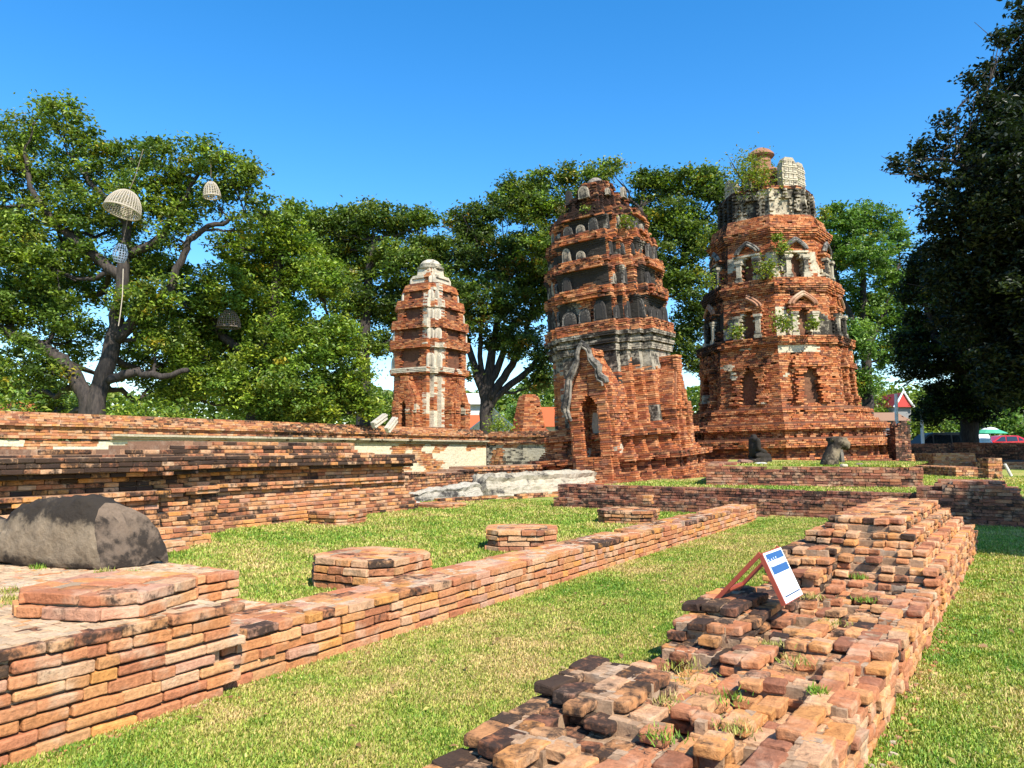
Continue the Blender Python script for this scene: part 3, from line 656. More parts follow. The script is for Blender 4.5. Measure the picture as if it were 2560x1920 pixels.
def build_stump(label, px, py, r, n, ch, z0=0., ang=0, res='mid', group=None, name="column_base", dark=.25, cat="column base", pal=PAL_RUIN, at=None):
    p = G(px, py, z0)
    if at: p = np.array([at[0], at[1], z0])
    else: d = np.array([p[0], p[1], 0]); p = p + d / np.linalg.norm(d) * r * .9
    c_ = r * .36; pl_ = redent(r, c_, 1); oct_ = rquad([(r, -(r - c_)), (r, r - c_)]) * 1.0; mb = MB(); mb2 = []
    def plan(z): return oct_ * (1 + .03 * math.sin(z * 97 + px))
    sh = Shell(plan, ch=ch, bl=.27, dep=.17, pal=pal, res=res, mat=M_BRICK, core=False, miss=.0, jit=.012, bed=.84, stain=lambda W, q, nx, ny: np.clip(dark + .25 * vn(W + p, 1.8, 4) + rng.normal(0, .08, len(W)), 0, .9))
    prism(mb, oct_ * .86, (0, 0, 0), (1, 0, 0), (0, 1, 0), (0, 0, 1), n * ch - .012, tint=(.34, .24, .15), stain=.25)
    C = []; S = []
    y = -r
    while y < r:      # top paving inside the rim
        x = -r + rng.uniform(0, .14)
        while x < r:
            L = .27 if rng.random() < .7 else .14; cx, cy = x + L / 2, y + .07
            if max(abs(cx) + L / 2 * .7, abs(cy) + .05) < r - .13 and abs(cx) + abs(cy) < r * 1.64 - c_ - .12: C.append((cx, cy, n * ch - .034 + rng.normal(0, .004))); S.append((L - .006, .134, .06))
            x += L
        y += .14
    k = len(C); put_bricks(mb, np.array(C), np.array(S), rng.normal(0, .02, k), pick(pal, k), np.clip(dark + .12 + rng.normal(0, .12, k), 0, .9), res, rad=.008, disp=.006, tilt=.01)
    o = sh.part(name, 0, n * ch, None, mb=mb); o.location = tuple(p); o.rotation_euler = (0, 0, ang); tag(o, label, cat, group)
for a_, k_ in STUMPS: build_stump(*a_, **k_)
# ---------------------------------------------------------------- leaning tower (centre)
c0 = D(1556, 1124, 33.0)
T1 = empty("brick_tower", (c0[0], c0[1], .15)); T1.rotation_mode = 'QUATERNION'
T1.rotation_quaternion = Matrix.Rotation(-R(4.6), 3, Vector(FW)).to_quaternion()
tag(T1, "leaning square brick tower with tiered niches and a tall arched doorway", "tower")
pf1 = lerp_prof([(0, 3.75), (.35, 3.75), (.351, 3.5), (.6, 3.45), (.601, 3.15), (1.0, 3.15), (1.001, 3.4), (1.25, 3.45), (1.251, 3.05), (1.5, 2.9), (1.501, 2.85), (1.95, 2.82), (1.951, 3.05), (2.2, 3.0), (2.201, 2.7), (2.45, 2.55), (2.451, 2.4),
                 (2.7, 2.38), (5.5, 2.24), (5.501, 2.34), (5.7, 2.38), (5.701, 2.26), (5.85, 2.3), (5.851, 2.44), (6.0, 2.48), (6.001, 2.32), (6.15, 2.36), (6.151, 2.5), (6.35, 2.54), (6.351, 2.46), (6.75, 2.52),
                 (6.751, 2.2), (7.5, 2.22), (7.75, 2.34), (7.751, 2.38), (7.9, 2.36), (7.901, 2.42), (8.2, 2.38), (8.201, 2.17), (8.75, 2.18), (9.0, 2.3), (9.001, 2.34), (9.45, 2.30), (9.451, 2.04), (9.95, 2.06), (10.15, 2.16), (10.151, 2.2), (10.6, 2.12), (10.601, 1.82), (11.05, 1.84), (11.25, 1.92), (11.251, 1.96), (11.65, 1.84), (11.651, 1.25), (12.3, 1.15), (12.301, 1.2), (12.5, 1.14), (12.501, .8), (13.2, .6)])
def plan1(z): a = pf1(z); return redent(a, a * (.46 if z > 2.45 else .40), 3)
def off1(e, s, z, L):
    o = np.zeros(len(e)); q = e // 7; main = (e % 7) == 0
    rec = ((z > .62) & (z < 1.0)) | ((z > 1.5) & (z < 1.95)); o = np.where(rec & (np.mod(s + 10, .62) > .2), -.16, o)
    P = np.stack([s + e * 3.1, z, e * 1.7], 1)
    nz = vn(P, .7, 51)
    pl = (z > 4.9 + nz * .6) & (z < 6.3)
    pl |= (q == 3) & main & (z > 2.5) & (z < 5.6)
    pl |= (q == 2) & ((e % 7) > 2) & (z > 2.5) & (z < 5.6) & (nz > .2)
    for a, b in ((6.75, 7.75), (8.2, 9.0), (9.45, 10.15), (10.6, 11.25)): pl |= (z > a) & (z < b) & (nz > -.25)
    pl |= (z > 2.55) & (z < 3.2) & (vn(P, 1.3, 8) > .35)
    bands = ((z > 7.75) & (z < 8.2)) | ((z > 9.0) & (z < 9.45)) | ((z > 10.15) & (z < 10.6)) | ((z > 11.25) & (z < 11.65))
    o = np.where(bands & main & (np.abs(s) < L * .36), o + .15, o)
    for a, b in ((6.75, 7.75), (8.2, 9.0), (9.45, 10.15), (10.6, 11.25)): o = np.where((z > a) & (z < b) & ~main & ((e % 7) % 2 == 1), o + .16, o); pl &= ~((z > a) & (z < b) & ~main & ((e % 7) % 2 == 1) & (nz < .35))
    er = fbm(np.stack([s * 1.0 + e * 3.7, z * 1.5, e * 2.1], 1), .9, 41); o = o - np.where(z > 6.3, .22 * np.maximum(0, er - .12), .08 * np.maximum(0, er))
    o = o - np.where(bands & (er > .34), .14, 0)
    o = np.where((z > 11.65) & ((e % 7) % 2 == 1), o + .14, o); o = np.where((z > 11.65) & main & (np.abs(s) > L * .3), o + .12, o)
    return o, pl
def stain_shade1(W, pl, nx, ny):
    n = vn(W, .5, 61); z = W[:, 2]
    V_ = vn(W * np.array([1.6, 1.6, .25]), 1.5, 19); return np.clip(.26 + .28 * n + .15 * V_ + np.where(z > 6.3, .17, 0) + np.where(pl, .36, 0) + np.where(pl & (ny < -.5), .14, 0) + np.where((z > 2.4) & (z < 5.6) & ~pl, -.14, 0) + np.where(z > 11.3, .35, 0) + np.where(z < 2.3, .06, 0), 0, 1)  # stains, plus front-facing plaster darkened: porch shade put into its colour
sh1 = Shell(plan1, ch=.08, bl=.23, off=off1, stain=stain_shade1, pcol=(.40, .35, .27))
sh1.part("base", 0, 2.45, T1); sh1.part("body", 2.45, 5.5, T1); sh1.part("cornice", 5.5, 6.75, T1)
for a, b in ((6.75, 8.2), (8.2, 9.45), (9.45, 10.6), (10.6, 11.65)): sh1.part("tier", a, b, T1)
sh1.part("crown", 11.65, 13.2, T1)
am = [antefix_mesh(.5, .72, .13, s_, t_, i) for i, (s_, t_) in enumerate(((.68, (.28, .25, .21)), (.8, (.25, .22, .19)), (.5, (.38, .32, .24))))]
for z0, sc in ((6.76, 1.25), (8.21, 1.0), (9.46, .9), (10.61, .85), (12.31, .9)):
    P = plan1(z0 + .05)
    for e in range(28):
        if z0 > 12 and e % 7 not in (0, 3): continue
        mid, nrm, L = edge_mid(P, e); nn = np.array([math.cos(nrm), math.sin(nrm)]); tt = np.array([-nn[1], nn[0]])
        spots = (-.3, 0, .3) if e % 7 == 0 and z0 < 12 else ((0,) if e % 7 in (1, 3, 4, 6) or z0 > 12 else ())
        for f in spots:
            if rng.random() < (.30 if z0 < 12 else 0): continue
            if len([c for c in T1.children if c.name.startswith("antefix")]) > 88 and z0 < 12: continue
            q = mid + tt * f * L + nn * (.06)
            put_antefix(am[rng.integers(0, 3)], T1, q[0], q[1], z0 + .01, nrm, rng.uniform(-.02, .08), sc * rng.uniform(.75, 1.05) * (.72 if e % 7 else 1)).scale.z = sc * rng.uniform(.45, 1.15)
mb = MB(); lathe(mb, [(.0, 0), (.36, 0), (.42, .1), (.34, .25), (.2, .36), (.08, .42), (0, .43)], (0, 0, 13.15), 16, tint=(.25, .22, .19), stain=.6); mb.build("top_stone", M_STUCCO, parent=T1)
def porch(parent, rot, d0, dep, w, zb, zdoor, zsh, zap, doorw, name="porch", plaster=.0, recess=.85, frame=True, tone=0., x0=0.):
    """gabled doorway projecting from a face: local -y is outwards"""
    def plan(z):
        hw = w / 2
        if z > zsh: hw = max(.12, w / 2 * (1 - ((z - zsh) / (zap - zsh)) ** 1.25))
        yf = -(d0 + dep)
        if z > zsh: yf += .12
        if zb < z < zdoor + doorw * .8:
            k = doorw / 2 if z < zdoor else doorw / 2 * (1 - ((z - zdoor) / (doorw * .8)) ** 1.5)
            k = min(max(k, .03), hw - .08)
            rp = .10
            return np.array([(-hw, -d0 + .35), (-hw, yf + .16), (-hw + .22, yf + .16), (-hw + .22, yf), (-k, yf), (-k, yf + recess), (k, yf + recess), (k, yf), (hw - .22, yf), (hw - .22, yf + .16), (hw, yf + .16), (hw, -d0 + .35)])
        h2_ = max(hw - .22, .06)
        return np.array([(-hw, -d0 + .35), (-hw, yf + .16), (-h2_, yf + .16), (-h2_, yf), (-.03, yf), (-.03, yf + .01), (.03, yf + .01), (.03, yf), (h2_, yf), (h2_, yf + .16), (hw, yf + .16), (hw, -d0 + .35)])
    def off(e, s, z, L):
        o = np.zeros(len(e)); cap = (z > zdoor - .5) & (z < zdoor - .1) & (e != 5)
        o = np.where(cap & (np.mod(z, .2) > .1), .06, o)
        P = np.stack([s + e, z, e * 2.2], 1)
        return o, (vn(P, 1.1, 77) > .75 - plaster) & (z < zsh)
    def st(W, pl, nx, ny): return np.clip(.10 + tone + .25 * vn(W, .8, 66) + np.where(pl, .1, 0), 0, 1)
    sh = Shell(plan, ch=.085, bl=.26, dep=.4, off=off, stain=st, core=False, close=False)
    ob = sh.part(name, max(0, zb - 1.25), zap, parent, loc=(x0 * math.cos(rot), x0 * math.sin(rot), 0), rot=rot)
    mb = MB()   # solid filling behind the skin
    mb.box((0, -(d0 + dep / 2 - .35), (zb - 1 + zsh) / 2 + .5), (w * .8, .5, zsh - zb + .6), tint=(.2, .09, .05), stain=.3) if False else None
    for i in range(8):
        z = zsh + (zap - zsh) * (i + .5) / 8; hw = plan(z)[-1][0] * .8
        mb.box((0, -(d0 + dep / 2 - .1), z), (hw * 2, dep * .8, (zap - zsh) / 8 - .01), tint=(.3, .12, .06), stain=.3)
    if mb.n: mb.build("gable_fill", M_TBRICK, parent=ob)
    if frame:
        fr = MB(); yf = -(d0 + dep) - .02; n = 14
        for sg in (-1, 1):
            pts = []; 
            for i in range(n):
                t = i / (n - 1); zl = zsh - (.9 if sg < 0 else -.35); z = zl + (zap + .3 - zl) * t
                hw = w / 2 * (1.0 if z < zsh else max(0.0, 1.0 * (1 - ((z - zsh) / (zap + .3 - zsh)) ** 1.1))); hw += .06 * math.sin(t * 17 + sg) + rng.normal(0, .02)
                pts.append((sg * hw, yf, z))
            tube(fr, pts, np.linspace(.13, .10, n) * rng.uniform(.75, 1.25, n), 7, tint=(.24, .21, .17), stain=.62); tube(fr, [(p[0] * .82, p[1] - .05, p[2] - .1) for p in pts], np.linspace(.06, .05, n), 6, tint=(.30, .26, .21), stain=.55)
        fr.build("pediment_frame", M_STUCCO, parent=ob)
    return ob
po = porch(T1, 0.0, 2.35, 1.25, 1.95, 1.25, 3.1, 3.75, 5.55, .85, x0=.42)
mb = MB(); prism(mb, [(-.14, 0), (.12, .05), (.17, .5), (.1, 1.1), (-.1, 1.15), (-.2, .6)], (-.12, -2.73, 1.9), (1, 0, 0), (0, 0, 1), (0, -1, 0), .05, tint=(.42, .37, .29), stain=.3); mb.build("plaster_patch", M_STUCCO, parent=po)
porch(T1, math.pi / 2, 2.3, .85, 1.7, 1.9, 3.1, 3.3, 5.2, .5, frame=False, plaster=.1)

# ---------------------------------------------------------------- tall octagonal tower (right)
c1 = D(1950, 1124, 38.5); camdir = math.atan2(-c1[1], -c1[0])
T2 = empty("brick_tower", (c1[0], c1[1], .75)); T2.rotation_mode = 'QUATERNION'; T2.rotation_quaternion = Matrix.Rotation(-R(1.6), 3, Vector(FW)).to_quaternion()
tag(T2, "tallest tower, octagonal brick with arched niches on three tiers", "tower")
PH2 = camdir + R(3)
pf2 = lerp_prof([(0, 6.25), (.3, 6.25), (.301, 5.95), (.55, 5.9), (.551, 5.55), (1.0, 5.5), (1.001, 5.85), (1.3, 5.9), (1.301, 5.3), (1.75, 5.25), (1.751, 5.5), (2.0, 5.5), (2.001, 5.05), (2.25, 4.95), (2.251, 4.75), (2.55, 4.65), (2.551, 4.75), (2.75, 4.7), (2.751, 4.3), (3.0, 4.22),
                 (3.001, 4.12), (5.75, 3.98), (5.751, 4.1), (5.9, 4.22), (5.901, 4.12), (6.15, 4.2), (6.151, 3.68), (8.3, 3.54), (8.301, 3.62), (8.5, 3.75), (8.75, 3.85), (8.751, 3.7), (9.0, 3.66), (9.001, 3.2), (11.0, 3.04), (11.001, 3.1), (11.3, 3.3), (11.55, 3.38), (11.551, 3.15), (12.2, 2.95), (12.201, 2.5), (13.6, 2.42), (13.601, 2.5), (13.8, 2.5), (13.801, 1.6), (15.1, 1.1)])
def plan2(z): return octagon(pf2(z) * (.925 if z > 2.75 else .945), PH2)
TI2 = ((3.0, 5.75), (6.15, 8.3), (9.0, 11.0))
def off2(e, s, z, L):
    o = np.zeros(len(e)); P = np.stack([s + e * 5.3, z, e * 2.9], 1); nz = vn(P, .75, 91); pl = np.zeros(len(e), bool)
    for i, (a, b) in enumerate(TI2):
        zr = (z - a) / (b - a); m = (zr >= 0) & (zr <= 1); hw = L * .135
        k = np.where(zr < .42, hw, hw * (1 - np.clip((zr - .42) / .22, 0, 1) ** 1.5))
        fw = np.abs(s) < hw + L * .12; fw2 = np.abs(s) < hw + L * .16
        o = np.where(m & fw2 & (zr < .66), .10, o); o = np.where(m & fw & (zr < .66), .2, o); o = np.where(m & fw2 & ((zr < .12) | ((zr > .62) & (zr < .7))), .28, o)
        ped = m & (zr > .7) & (np.abs(s) < L * .30 * (1 - (zr - .7) / .27)); o = np.where(ped, .16, o)
        nich = m & (np.abs(s) < k); o = np.where(nich, -.30, o)
        if i > 0: pl |= m & (zr < .68) & ~nich & (nz > (-.2 if i == 1 else .0)) & (fw2 | (np.abs(s) > L * .34) | (i == 1)); pl |= nich & (nz > .2)
        else: pl |= m & (zr > .86) & (nz > .15); pl |= m & (vn(P, 2.0, 7) > .72)
    rec = (z > .55) & (z < 1.0) & (np.mod(s + 20, 1.0) > .22); o = np.where(rec, -.14, o)
    rec = (z > 1.3) & (z < 1.75) & (np.mod(s + 20, .55) > .3) & (z > 1.4) & (z < 1.65); o = np.where(rec, -.12, o)
    m = (z > 12.2) & (z < 13.6); pl |= m & (nz > -.6); o = np.where(m & (np.mod(s + 20, .62) < .17), .16, o); o = np.where(m & (np.abs(s) < .3) & (z < 13.2), -.15, o)
    return o, pl
def stain_shade2(W, pl, nx, ny):
    z = W[:, 2]; n = vn(W, .42, 71); t2 = (z > 6.15) & (z < 8.3); t3 = (z > 9.0) & (z < 11)
    V_ = vn(W * np.array([1.6, 1.6, .25]), 1.3, 29); return np.clip(.15 + .28 * n + .22 * V_ + np.where((z > 6) & ~pl, .10, 0) + np.where(nx * math.cos(camdir - 1.2) + ny * math.sin(camdir - 1.2) > .75, .28, 0) + np.where(pl, .12, 0) + np.where(t2 & pl, .22 + .3 * n, 0) + np.where(t3 & pl, .16 + .3 * n, 0) + np.where(z > 12.2, .36, 0) + np.where((z > 5.6) & (z < 6.2), .18, 0) + np.where((z > 8.2) & (z < 9), .2, 0), 0, 1)  # stains, plus left-facing sides darkened: their shade put into the colour
sh2 = Shell(plan2, ch=.088, bl=.21, off=off2, stain=stain_shade2, pcol=(.50, .43, .31))
sh2.part("base", 0, 3.0, T2)
for a, b in ((3.0, 6.15), (6.15, 9.0), (9.0, 11.55)): sh2.part("tier", a, b, T2)
sh2.part("drum", 11.55, 12.2, T2); sh2.part("crown", 12.2, 13.8, T2); sh2.part("crown_core", 13.8, 15.1, T2)
# stucco arches over the niches
for i, (a, b) in enumerate(TI2):
    if i == 0: continue
    P = plan2((a + b) / 2)
    for e in range(8):
        mid, nrm, L = edge_mid(P, e); nn = np.array([math.cos(nrm), math.sin(nrm), 0]); tt = np.array([-nn[1], nn[0], 0]); h = b - a
        fr = MB()
        for r_, lo in ((1.0, 0), (.78, .05)):
            for sg in (-1, 1):
                if i == 1 and sg == -1 and e % 2: continue
                pts = [np.array([*mid, 0]) + nn * (.24 + lo) + tt * sg * L * .27 * r_ * (1 - t ** 1.6) + np.array([0, 0, a + h * (.70 + .27 * r_ * t)]) for t in np.linspace(0, 1, 7)]
                tube(fr, pts, .075, 6, tint=(.24, .22, .19) if i == 2 else (.34, .17, .10), stain=.62 if i == 2 else .35)
        fr.build("pediment", M_STUCCO, parent=T2)
        for sg in (-1, 1):
            pm = MB(); c = np.array([*mid, 0]) + nn * .25 + tt * sg * L * .20
            for q, (w_, z_, hh) in enumerate(((.36, .0, .16), (.30, .16, .08), (.22, .24, h * .56 - .5), (.30, h * .56 - .26, .08), (.36, h * .56 - .18, .12))):
                pm.box(c + np.array([0, 0, a + z_ + hh / 2]), (w_, w_ * .8, hh - .004), rot=nrm + math.pi / 2, tint=(.40, .35, .26), stain=rng.uniform(.25, .8))
            pm.build("pilaster", M_STUCCO, parent=T2)
# tall corner antefixes left standing round the broken crown
bm = MB()
prism(bm, [(-.42, 0), (.42, 0), (.44, .9), (.36, 1.25), (.22, 1.5), (-.22, 1.5), (-.36, 1.25), (-.44, .9)], (0, .2, 0), (1, 0, 0), (0, 0, 1), (0, -1, 0), .4, tint=(.42, .36, .26), stain=.4)
for r_ in range(4):
    for c_ in range(3):
        bm.box(((c_ - 1) * .25, -.21, .2 + r_ * .33), (.15, .05, .22), tint=(.42, .37, .28), stain=.55); bm.box(((c_ - 1) * .25, -.235, .12 + r_ * .33), (.2, .05, .06), tint=(.52, .46, .35), stain=.1)
    bm.box((0, -.2, .04 + r_ * .33), (.86, .07, .07), tint=(.5, .44, .33), stain=.35)
_o = bm.build("corner_antefix", M_STUCCO); _me = _o.data; bpy.data.objects.remove(_o)
for dg, sc, dz in ((38, 1.0, .15), (62, .95, -.1), (92, .7, -.5), (-68, .8, -.55), (-52, .6, -.6), (-25, .45, -.3), (140, .8, -.2), (-120, .8, -.3)):
    a = camdir + R(dg); o = bpy.data.objects.new("corner_antefix", _me); col.objects.link(o); o.parent = T2; o.location = (math.cos(a) * 1.8, math.sin(a) * 1.8, 13.75 + dz * .3); o.scale = (sc * 1.05, sc, sc); o.rotation_euler = (0, 0, a + math.pi / 2)
mb = MB(); lathe(mb, [(1.0, 0), (.9, .3), (.62, .4), (.5, .5), (.5, 1.0), (.62, 1.06), (.7, 1.15), (.66, 1.25), (.5, 1.42), (.25, 1.56), (0, 1.6)], (-.1, 0, 14.95), 20, tint=(.30, .15, .09), stain=.4); mb.build("finial", M_TBRICK, parent=T2)

# ---------------------------------------------------------------- small tower on the left, behind the boundary wall
c2 = D(1072, 1124, 55)
T3 = empty("brick_tower", (c2[0], c2[1], .0)); tag(T3, "small distant brick tower with white stucco down its corner, behind the boundary wall", "tower")
pf3 = lerp_prof([(0, 2.6), (3.0, 2.5), (3.001, 2.12), (6.9, 2.05), (6.901, 2.25), (7.3, 2.32), (7.301, 2.08), (8.7, 2.12), (8.701, 2.32), (9.3, 2.34), (9.301, 2.08), (10.1, 2.08), (10.101, 2.26), (10.7, 2.24), (10.701, 1.92), (11.6, 1.92), (11.601, 2.06), (12.2, 1.95), (12.201, 1.58), (12.9, 1.55), (12.901, 1.66), (13.4, 1.5), (13.401, 1.08), (14.0, 1.0), (14.001, 1.12), (14.2, 1.05), (14.201, .8), (14.8, .72)])
def plan3(z): a = pf3(z) * 1.05; return redent(a, a * .34, 2)
def off3(e, s, z, L):
    P = np.stack([s + e * 2.1, z, e * 3.3], 1); n = vn(P * np.array([1.8, .6, 1]), 1.3, 33); q = e // 5; r = e % 5
    corner = ((q == 3) & (r > 0))
    pl = (corner & (z > 2.5) & (z < 9.0) & (n > -.1)) | (corner & (z > 9) & (n > .3)) | ((z > 13.4) & (n > -.3)) | ((z > 7.0) & (z < 7.3) & (n > -.2))
    o = np.zeros(len(e))
    for a, b in ((7.3, 8.7), (9.3, 10.1), (10.7, 11.6), (12.2, 12.9)): o = np.where((z > a) & (z < b) & (r == 0) & (np.abs(s) < L * .28), -.2, o)
    return o, pl
sh3 = Shell(plan3, ch=.105, bl=.30, off=off3, stain=lambda W, pl, nx, ny: np.clip(.18 + .3 * vn(W, .6, 5) + np.where(pl, .06, .0), 0, 1), pcol=(.55, .48, .36))
sh3.part("body", 0, 6.9, T3); 
for a, b in ((6.9, 8.7), (8.7, 10.1), (10.1, 11.6), (11.6, 12.9)): sh3.part("tier", a, b, T3)
sh3.part("crown", 12.9, 14.8, T3)
am3 = [antefix_mesh(.42, .8, .12, s_, t_, i) for i, (s_, t_) in enumerate(((.1, (.58, .52, .40)), (.3, (.5, .44, .34))))]
for z0, sc in ((7.31, 1.1), (9.31, .85), (10.71, .85), (12.21, .75), (13.41, .7)):
    P = plan3(z0 + .02)
    for e in range(20):
        mid, nrm, L = edge_mid(P, e)
        if e % 5 == 0 or rng.random() < .3: continue
        nn = np.array([math.cos(nrm), math.sin(nrm)]); put_antefix(am3[rng.integers(0, 2)], T3, *(mid + nn * .05), z0, nrm, .03, sc * 1.15)
mb = MB(); lathe(mb, [(.95, 0), (1.0, .12), (.75, .2), (.8, .35), (.6, .6), (.3, .75), (0, .8)], (0, 0, 14.75), 18, tint=(.5, .45, .35), stain=.45); mb.build("cap", M_STUCCO, parent=T3)
porch(T3, 0.0, 2.1, .9, 2.2, 2.9, 4.6, 4.9, 6.7, .6, frame=False, plaster=.1); porch(T3, math.pi / 2, 2.1, .9, 2.2, 2.9, 4.6, 4.9, 6.7, .6, frame=False, plaster=.1)

# ---------------------------------------------------------------- little bell-shaped ruin between the towers
c4 = D(1322, 1124, 54)
T4 = empty("brick_stupa", (c4[0], c4[1], 0)); tag(T4, "small broken bell-shaped brick ruin beside the left edge of the leaning tower", "stupa")
pf4 = lerp_prof([(0, 2.6), (2.2, 2.6), (2.201, 2.1), (2.9, 1.9), (2.901, 1.5), (3.1, 1.25), (5.0, .85), (5.3, .75), (5.5, .45)])
sh4 = Shell(lambda z: octagon(pf4(z), .2), ch=.105, bl=.3, stain=lambda W, pl, nx, ny: np.clip(.15 + .3 * vn(W, .7, 9), 0, 1))
sh4.part("base", 0, 2.9, T4); sh4.part("bell", 2.9, 5.5, T4)
# flat brick ruins glimpsed under the big trees on the far left
for (px, py, d, w_, h_, lab) in ((45, 1035, 48, 3.4, 4.6, "brick ruin half hidden by leaves at the far left edge"), (330, 1040, 50, 2.2, 3.6, "small brick ruin glimpsed under the boughs right of the thick trunk")):
    c = D(px, py, d); sh = Shell(lambda z, w_=w_, h_=h_: redent(w_ * (1 - .75 * (z / h_) ** 1.6) / 1.6 + .1, w_ * .1 * (1 - .7 * z / h_), 1), ch=.11, bl=.32, stain=lambda W, pl, nx, ny: np.clip(.05 + .25 * vn(W, .7, 9), 0, 1))
    t = empty("brick_ruin", (c[0], c[1], 0)); tag(t, lab, "ruin"); sh.part("wall", 0, h_, t)

# ================================================================== TREES
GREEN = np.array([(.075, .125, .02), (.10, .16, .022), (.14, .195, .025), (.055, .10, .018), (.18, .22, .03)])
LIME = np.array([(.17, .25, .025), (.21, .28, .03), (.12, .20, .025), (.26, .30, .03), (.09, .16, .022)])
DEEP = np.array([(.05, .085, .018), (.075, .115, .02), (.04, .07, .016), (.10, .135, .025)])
BLACKG = np.array([(.012, .022, .008), (.017, .028, .010), (.009, .016, .006), (.024, .036, .012)])  # near-black leaf colour holds the shade of the backlit right-hand tree
FRESH = np.array([(.10, .19, .035), (.13, .23, .045), (.08, .16, .03), (.16, .25, .045)])
def leaf_cloud(mb, C, leaf, tint, up=.6, aspect=.55):
    n = len(C)
    nr = rng.normal(0, 1, (n, 3)); nr[:, 2] = np.abs(nr[:, 2]) + up; nr /= np.linalg.norm(nr, axis=1, keepdims=True)
    a = rng.normal(0, 1, (n, 3)); a -= nr * (a * nr).sum(1, keepdims=True); a /= np.linalg.norm(a, axis=1, keepdims=True); b = np.cross(nr, a)
    L = (leaf * rng.uniform(.65, 1.3, n))[:, None]; Wd = L * aspect
    fold = nr * L * .12
    V = np.stack([C - a * L * .5, C + b * Wd * .5 - a * L * .08 + fold, C + a * L * .5 - fold * .5, C - b * Wd * .5 - a * L * .08 + fold], 1).reshape(-1, 3)
    mb.add(V, np.arange(n * 4).reshape(n, 4), tint=np.repeat(tint, 4, 0))
def crown(blobs, depth, n, leaf, pal, spread=1.0, clr=.5, flat=.7, yellow=.02, sink=.0, cl_leaves=64, accent=None):
    """blobs in photo pixels at a distance -> foliage clumps in the round"""
    mb = MB(); s = depth / FPX
    R2 = np.array([b[2] ** 2.1 for b in blobs]); tot = R2.sum(); cents = []
    for b, q in zip(blobs, R2):
        r = b[2] * s; dd = b[3] if len(b) > 3 else rng.uniform(-.6, .6) * r * 1.4
        c = D(b[0], b[1], depth + dd); cents.append(c)
        k = max(3, int(n * q / tot / cl_leaves))
        d = rng.normal(0, 1, (k, 3)); d /= np.linalg.norm(d, axis=1, keepdims=True)
        rad = r * rng.uniform(.15, 1.0, k) ** .5
        cl = c + (d[:, :1] * RT + d[:, 1:2] * FW * spread + d[:, 2:] * UP * .9) * rad[:, None]
        cr = clr * rng.uniform(.7, 1.4, k)
        ct = pick(pal, k, .25)
        ye = rng.random(k) < yellow; ct = np.where(ye[:, None], np.array(accent if accent else (.30, .24, .02)), ct)
        P = np.repeat(cl, cl_leaves, 0); g = rng.normal(0, .5, P.shape) * np.repeat(cr, cl_leaves)[:, None]; g[:, 2] *= flat
        P = P + g * .9; tint = np.repeat(ct, cl_leaves, 0) * rng.uniform(.6, 1.4, (len(P), 1))
        P = P[rng.random(len(P)) < .95]; tint = tint[:len(P)]
        ok = P[:, 2] > .15; leaf_cloud(mb, P[ok], leaf, tint[ok])
    return mb, cents
def wood(paths, depth, cents, limb=.07, nl=1.0):
    mb = MB(); s = depth / FPX; nodes = []
    for path in paths:
        pts = np.array([D(x, y, depth + (q[3] if len(q) > 3 else 0)) for q in path for x, y in [(q[0], q[1])]]); rad = np.array([q[2] * s for q in path])
        if path is paths[0] or path[0][1] > 1000:
            pts = np.concatenate([[[pts[0][0], pts[0][1], -.1]], pts]); rad = np.concatenate([[rad[0] * 1.35], rad])
        t = np.linspace(0, 1, len(pts)); tt = np.linspace(0, 1, len(pts) * 4)
        P = np.stack([np.interp(tt, t, pts[:, i]) for i in range(3)], 1); r = np.interp(tt, t, rad)
        for _ in range(2): P[1:-1] = (P[:-2] + 2 * P[1:-1] + P[2:]) / 4
        P[2:-1] += rng.normal(0, .04, P[2:-1].shape)
        tube(mb, P, r, 10); nodes.append(np.concatenate([P, r[:, None]], 1))
    nodes = np.concatenate(nodes)
    for c in cents:
        if rng.random() > nl: continue
        low = nodes[(nodes[:, 2] < c[2] - .2) & (nodes[:, 2] > 1.2)]
        if not len(low): continue
        d = np.linalg.norm(low[:, :3] - c, axis=1); k = low[np.argmin(d)]; L = d.min()
        t = np.linspace(0, 1, 7)[:, None]; sag = np.array([0, 0, -1.0]) * L * .10
        P = k[:3] + (c - k[:3]) * t + sag * np.sin(t * math.pi) + rng.normal(0, .03 * L, (7, 3)) * np.sin(t * math.pi)
        r0 = min(k[3] * .6, limb * (1 + L * .12)); tube(mb, P, np.linspace(r0, .02, 7), 6)
        for _ in range(3):
            q = P[rng.integers(3, 6)]; e = c + rng.normal(0, min(.8, .14 * L), 3) - np.array([0, 0, .3]); tt = np.linspace(0, 1, 4)[:, None]; tube(mb, q + (e - q) * tt + rng.normal(0, .06, (4, 3)), np.linspace(.04, .012, 4), 5)
    return mb
def tree(label, depth, blobs, paths, n, leaf, pal, group="trees standing behind the ruins", name="broad_leaved_tree", limb=.08, nl=1.0, **kw):
    mb, cents = crown(blobs, depth, n, leaf, pal, **kw)
    base = D(paths[0][0][0], 1124, depth); t = empty(name, (base[0], base[1], 0)); tag(t, label, "tree", group)
    mb.build("crown", M_LEAF, parent=t, origin=(base[0], base[1], 0))
    wood(paths, depth, cents, limb, nl).build("trunk", M_BARK, parent=t, origin=(base[0], base[1], 0), smooth=True)
    return t
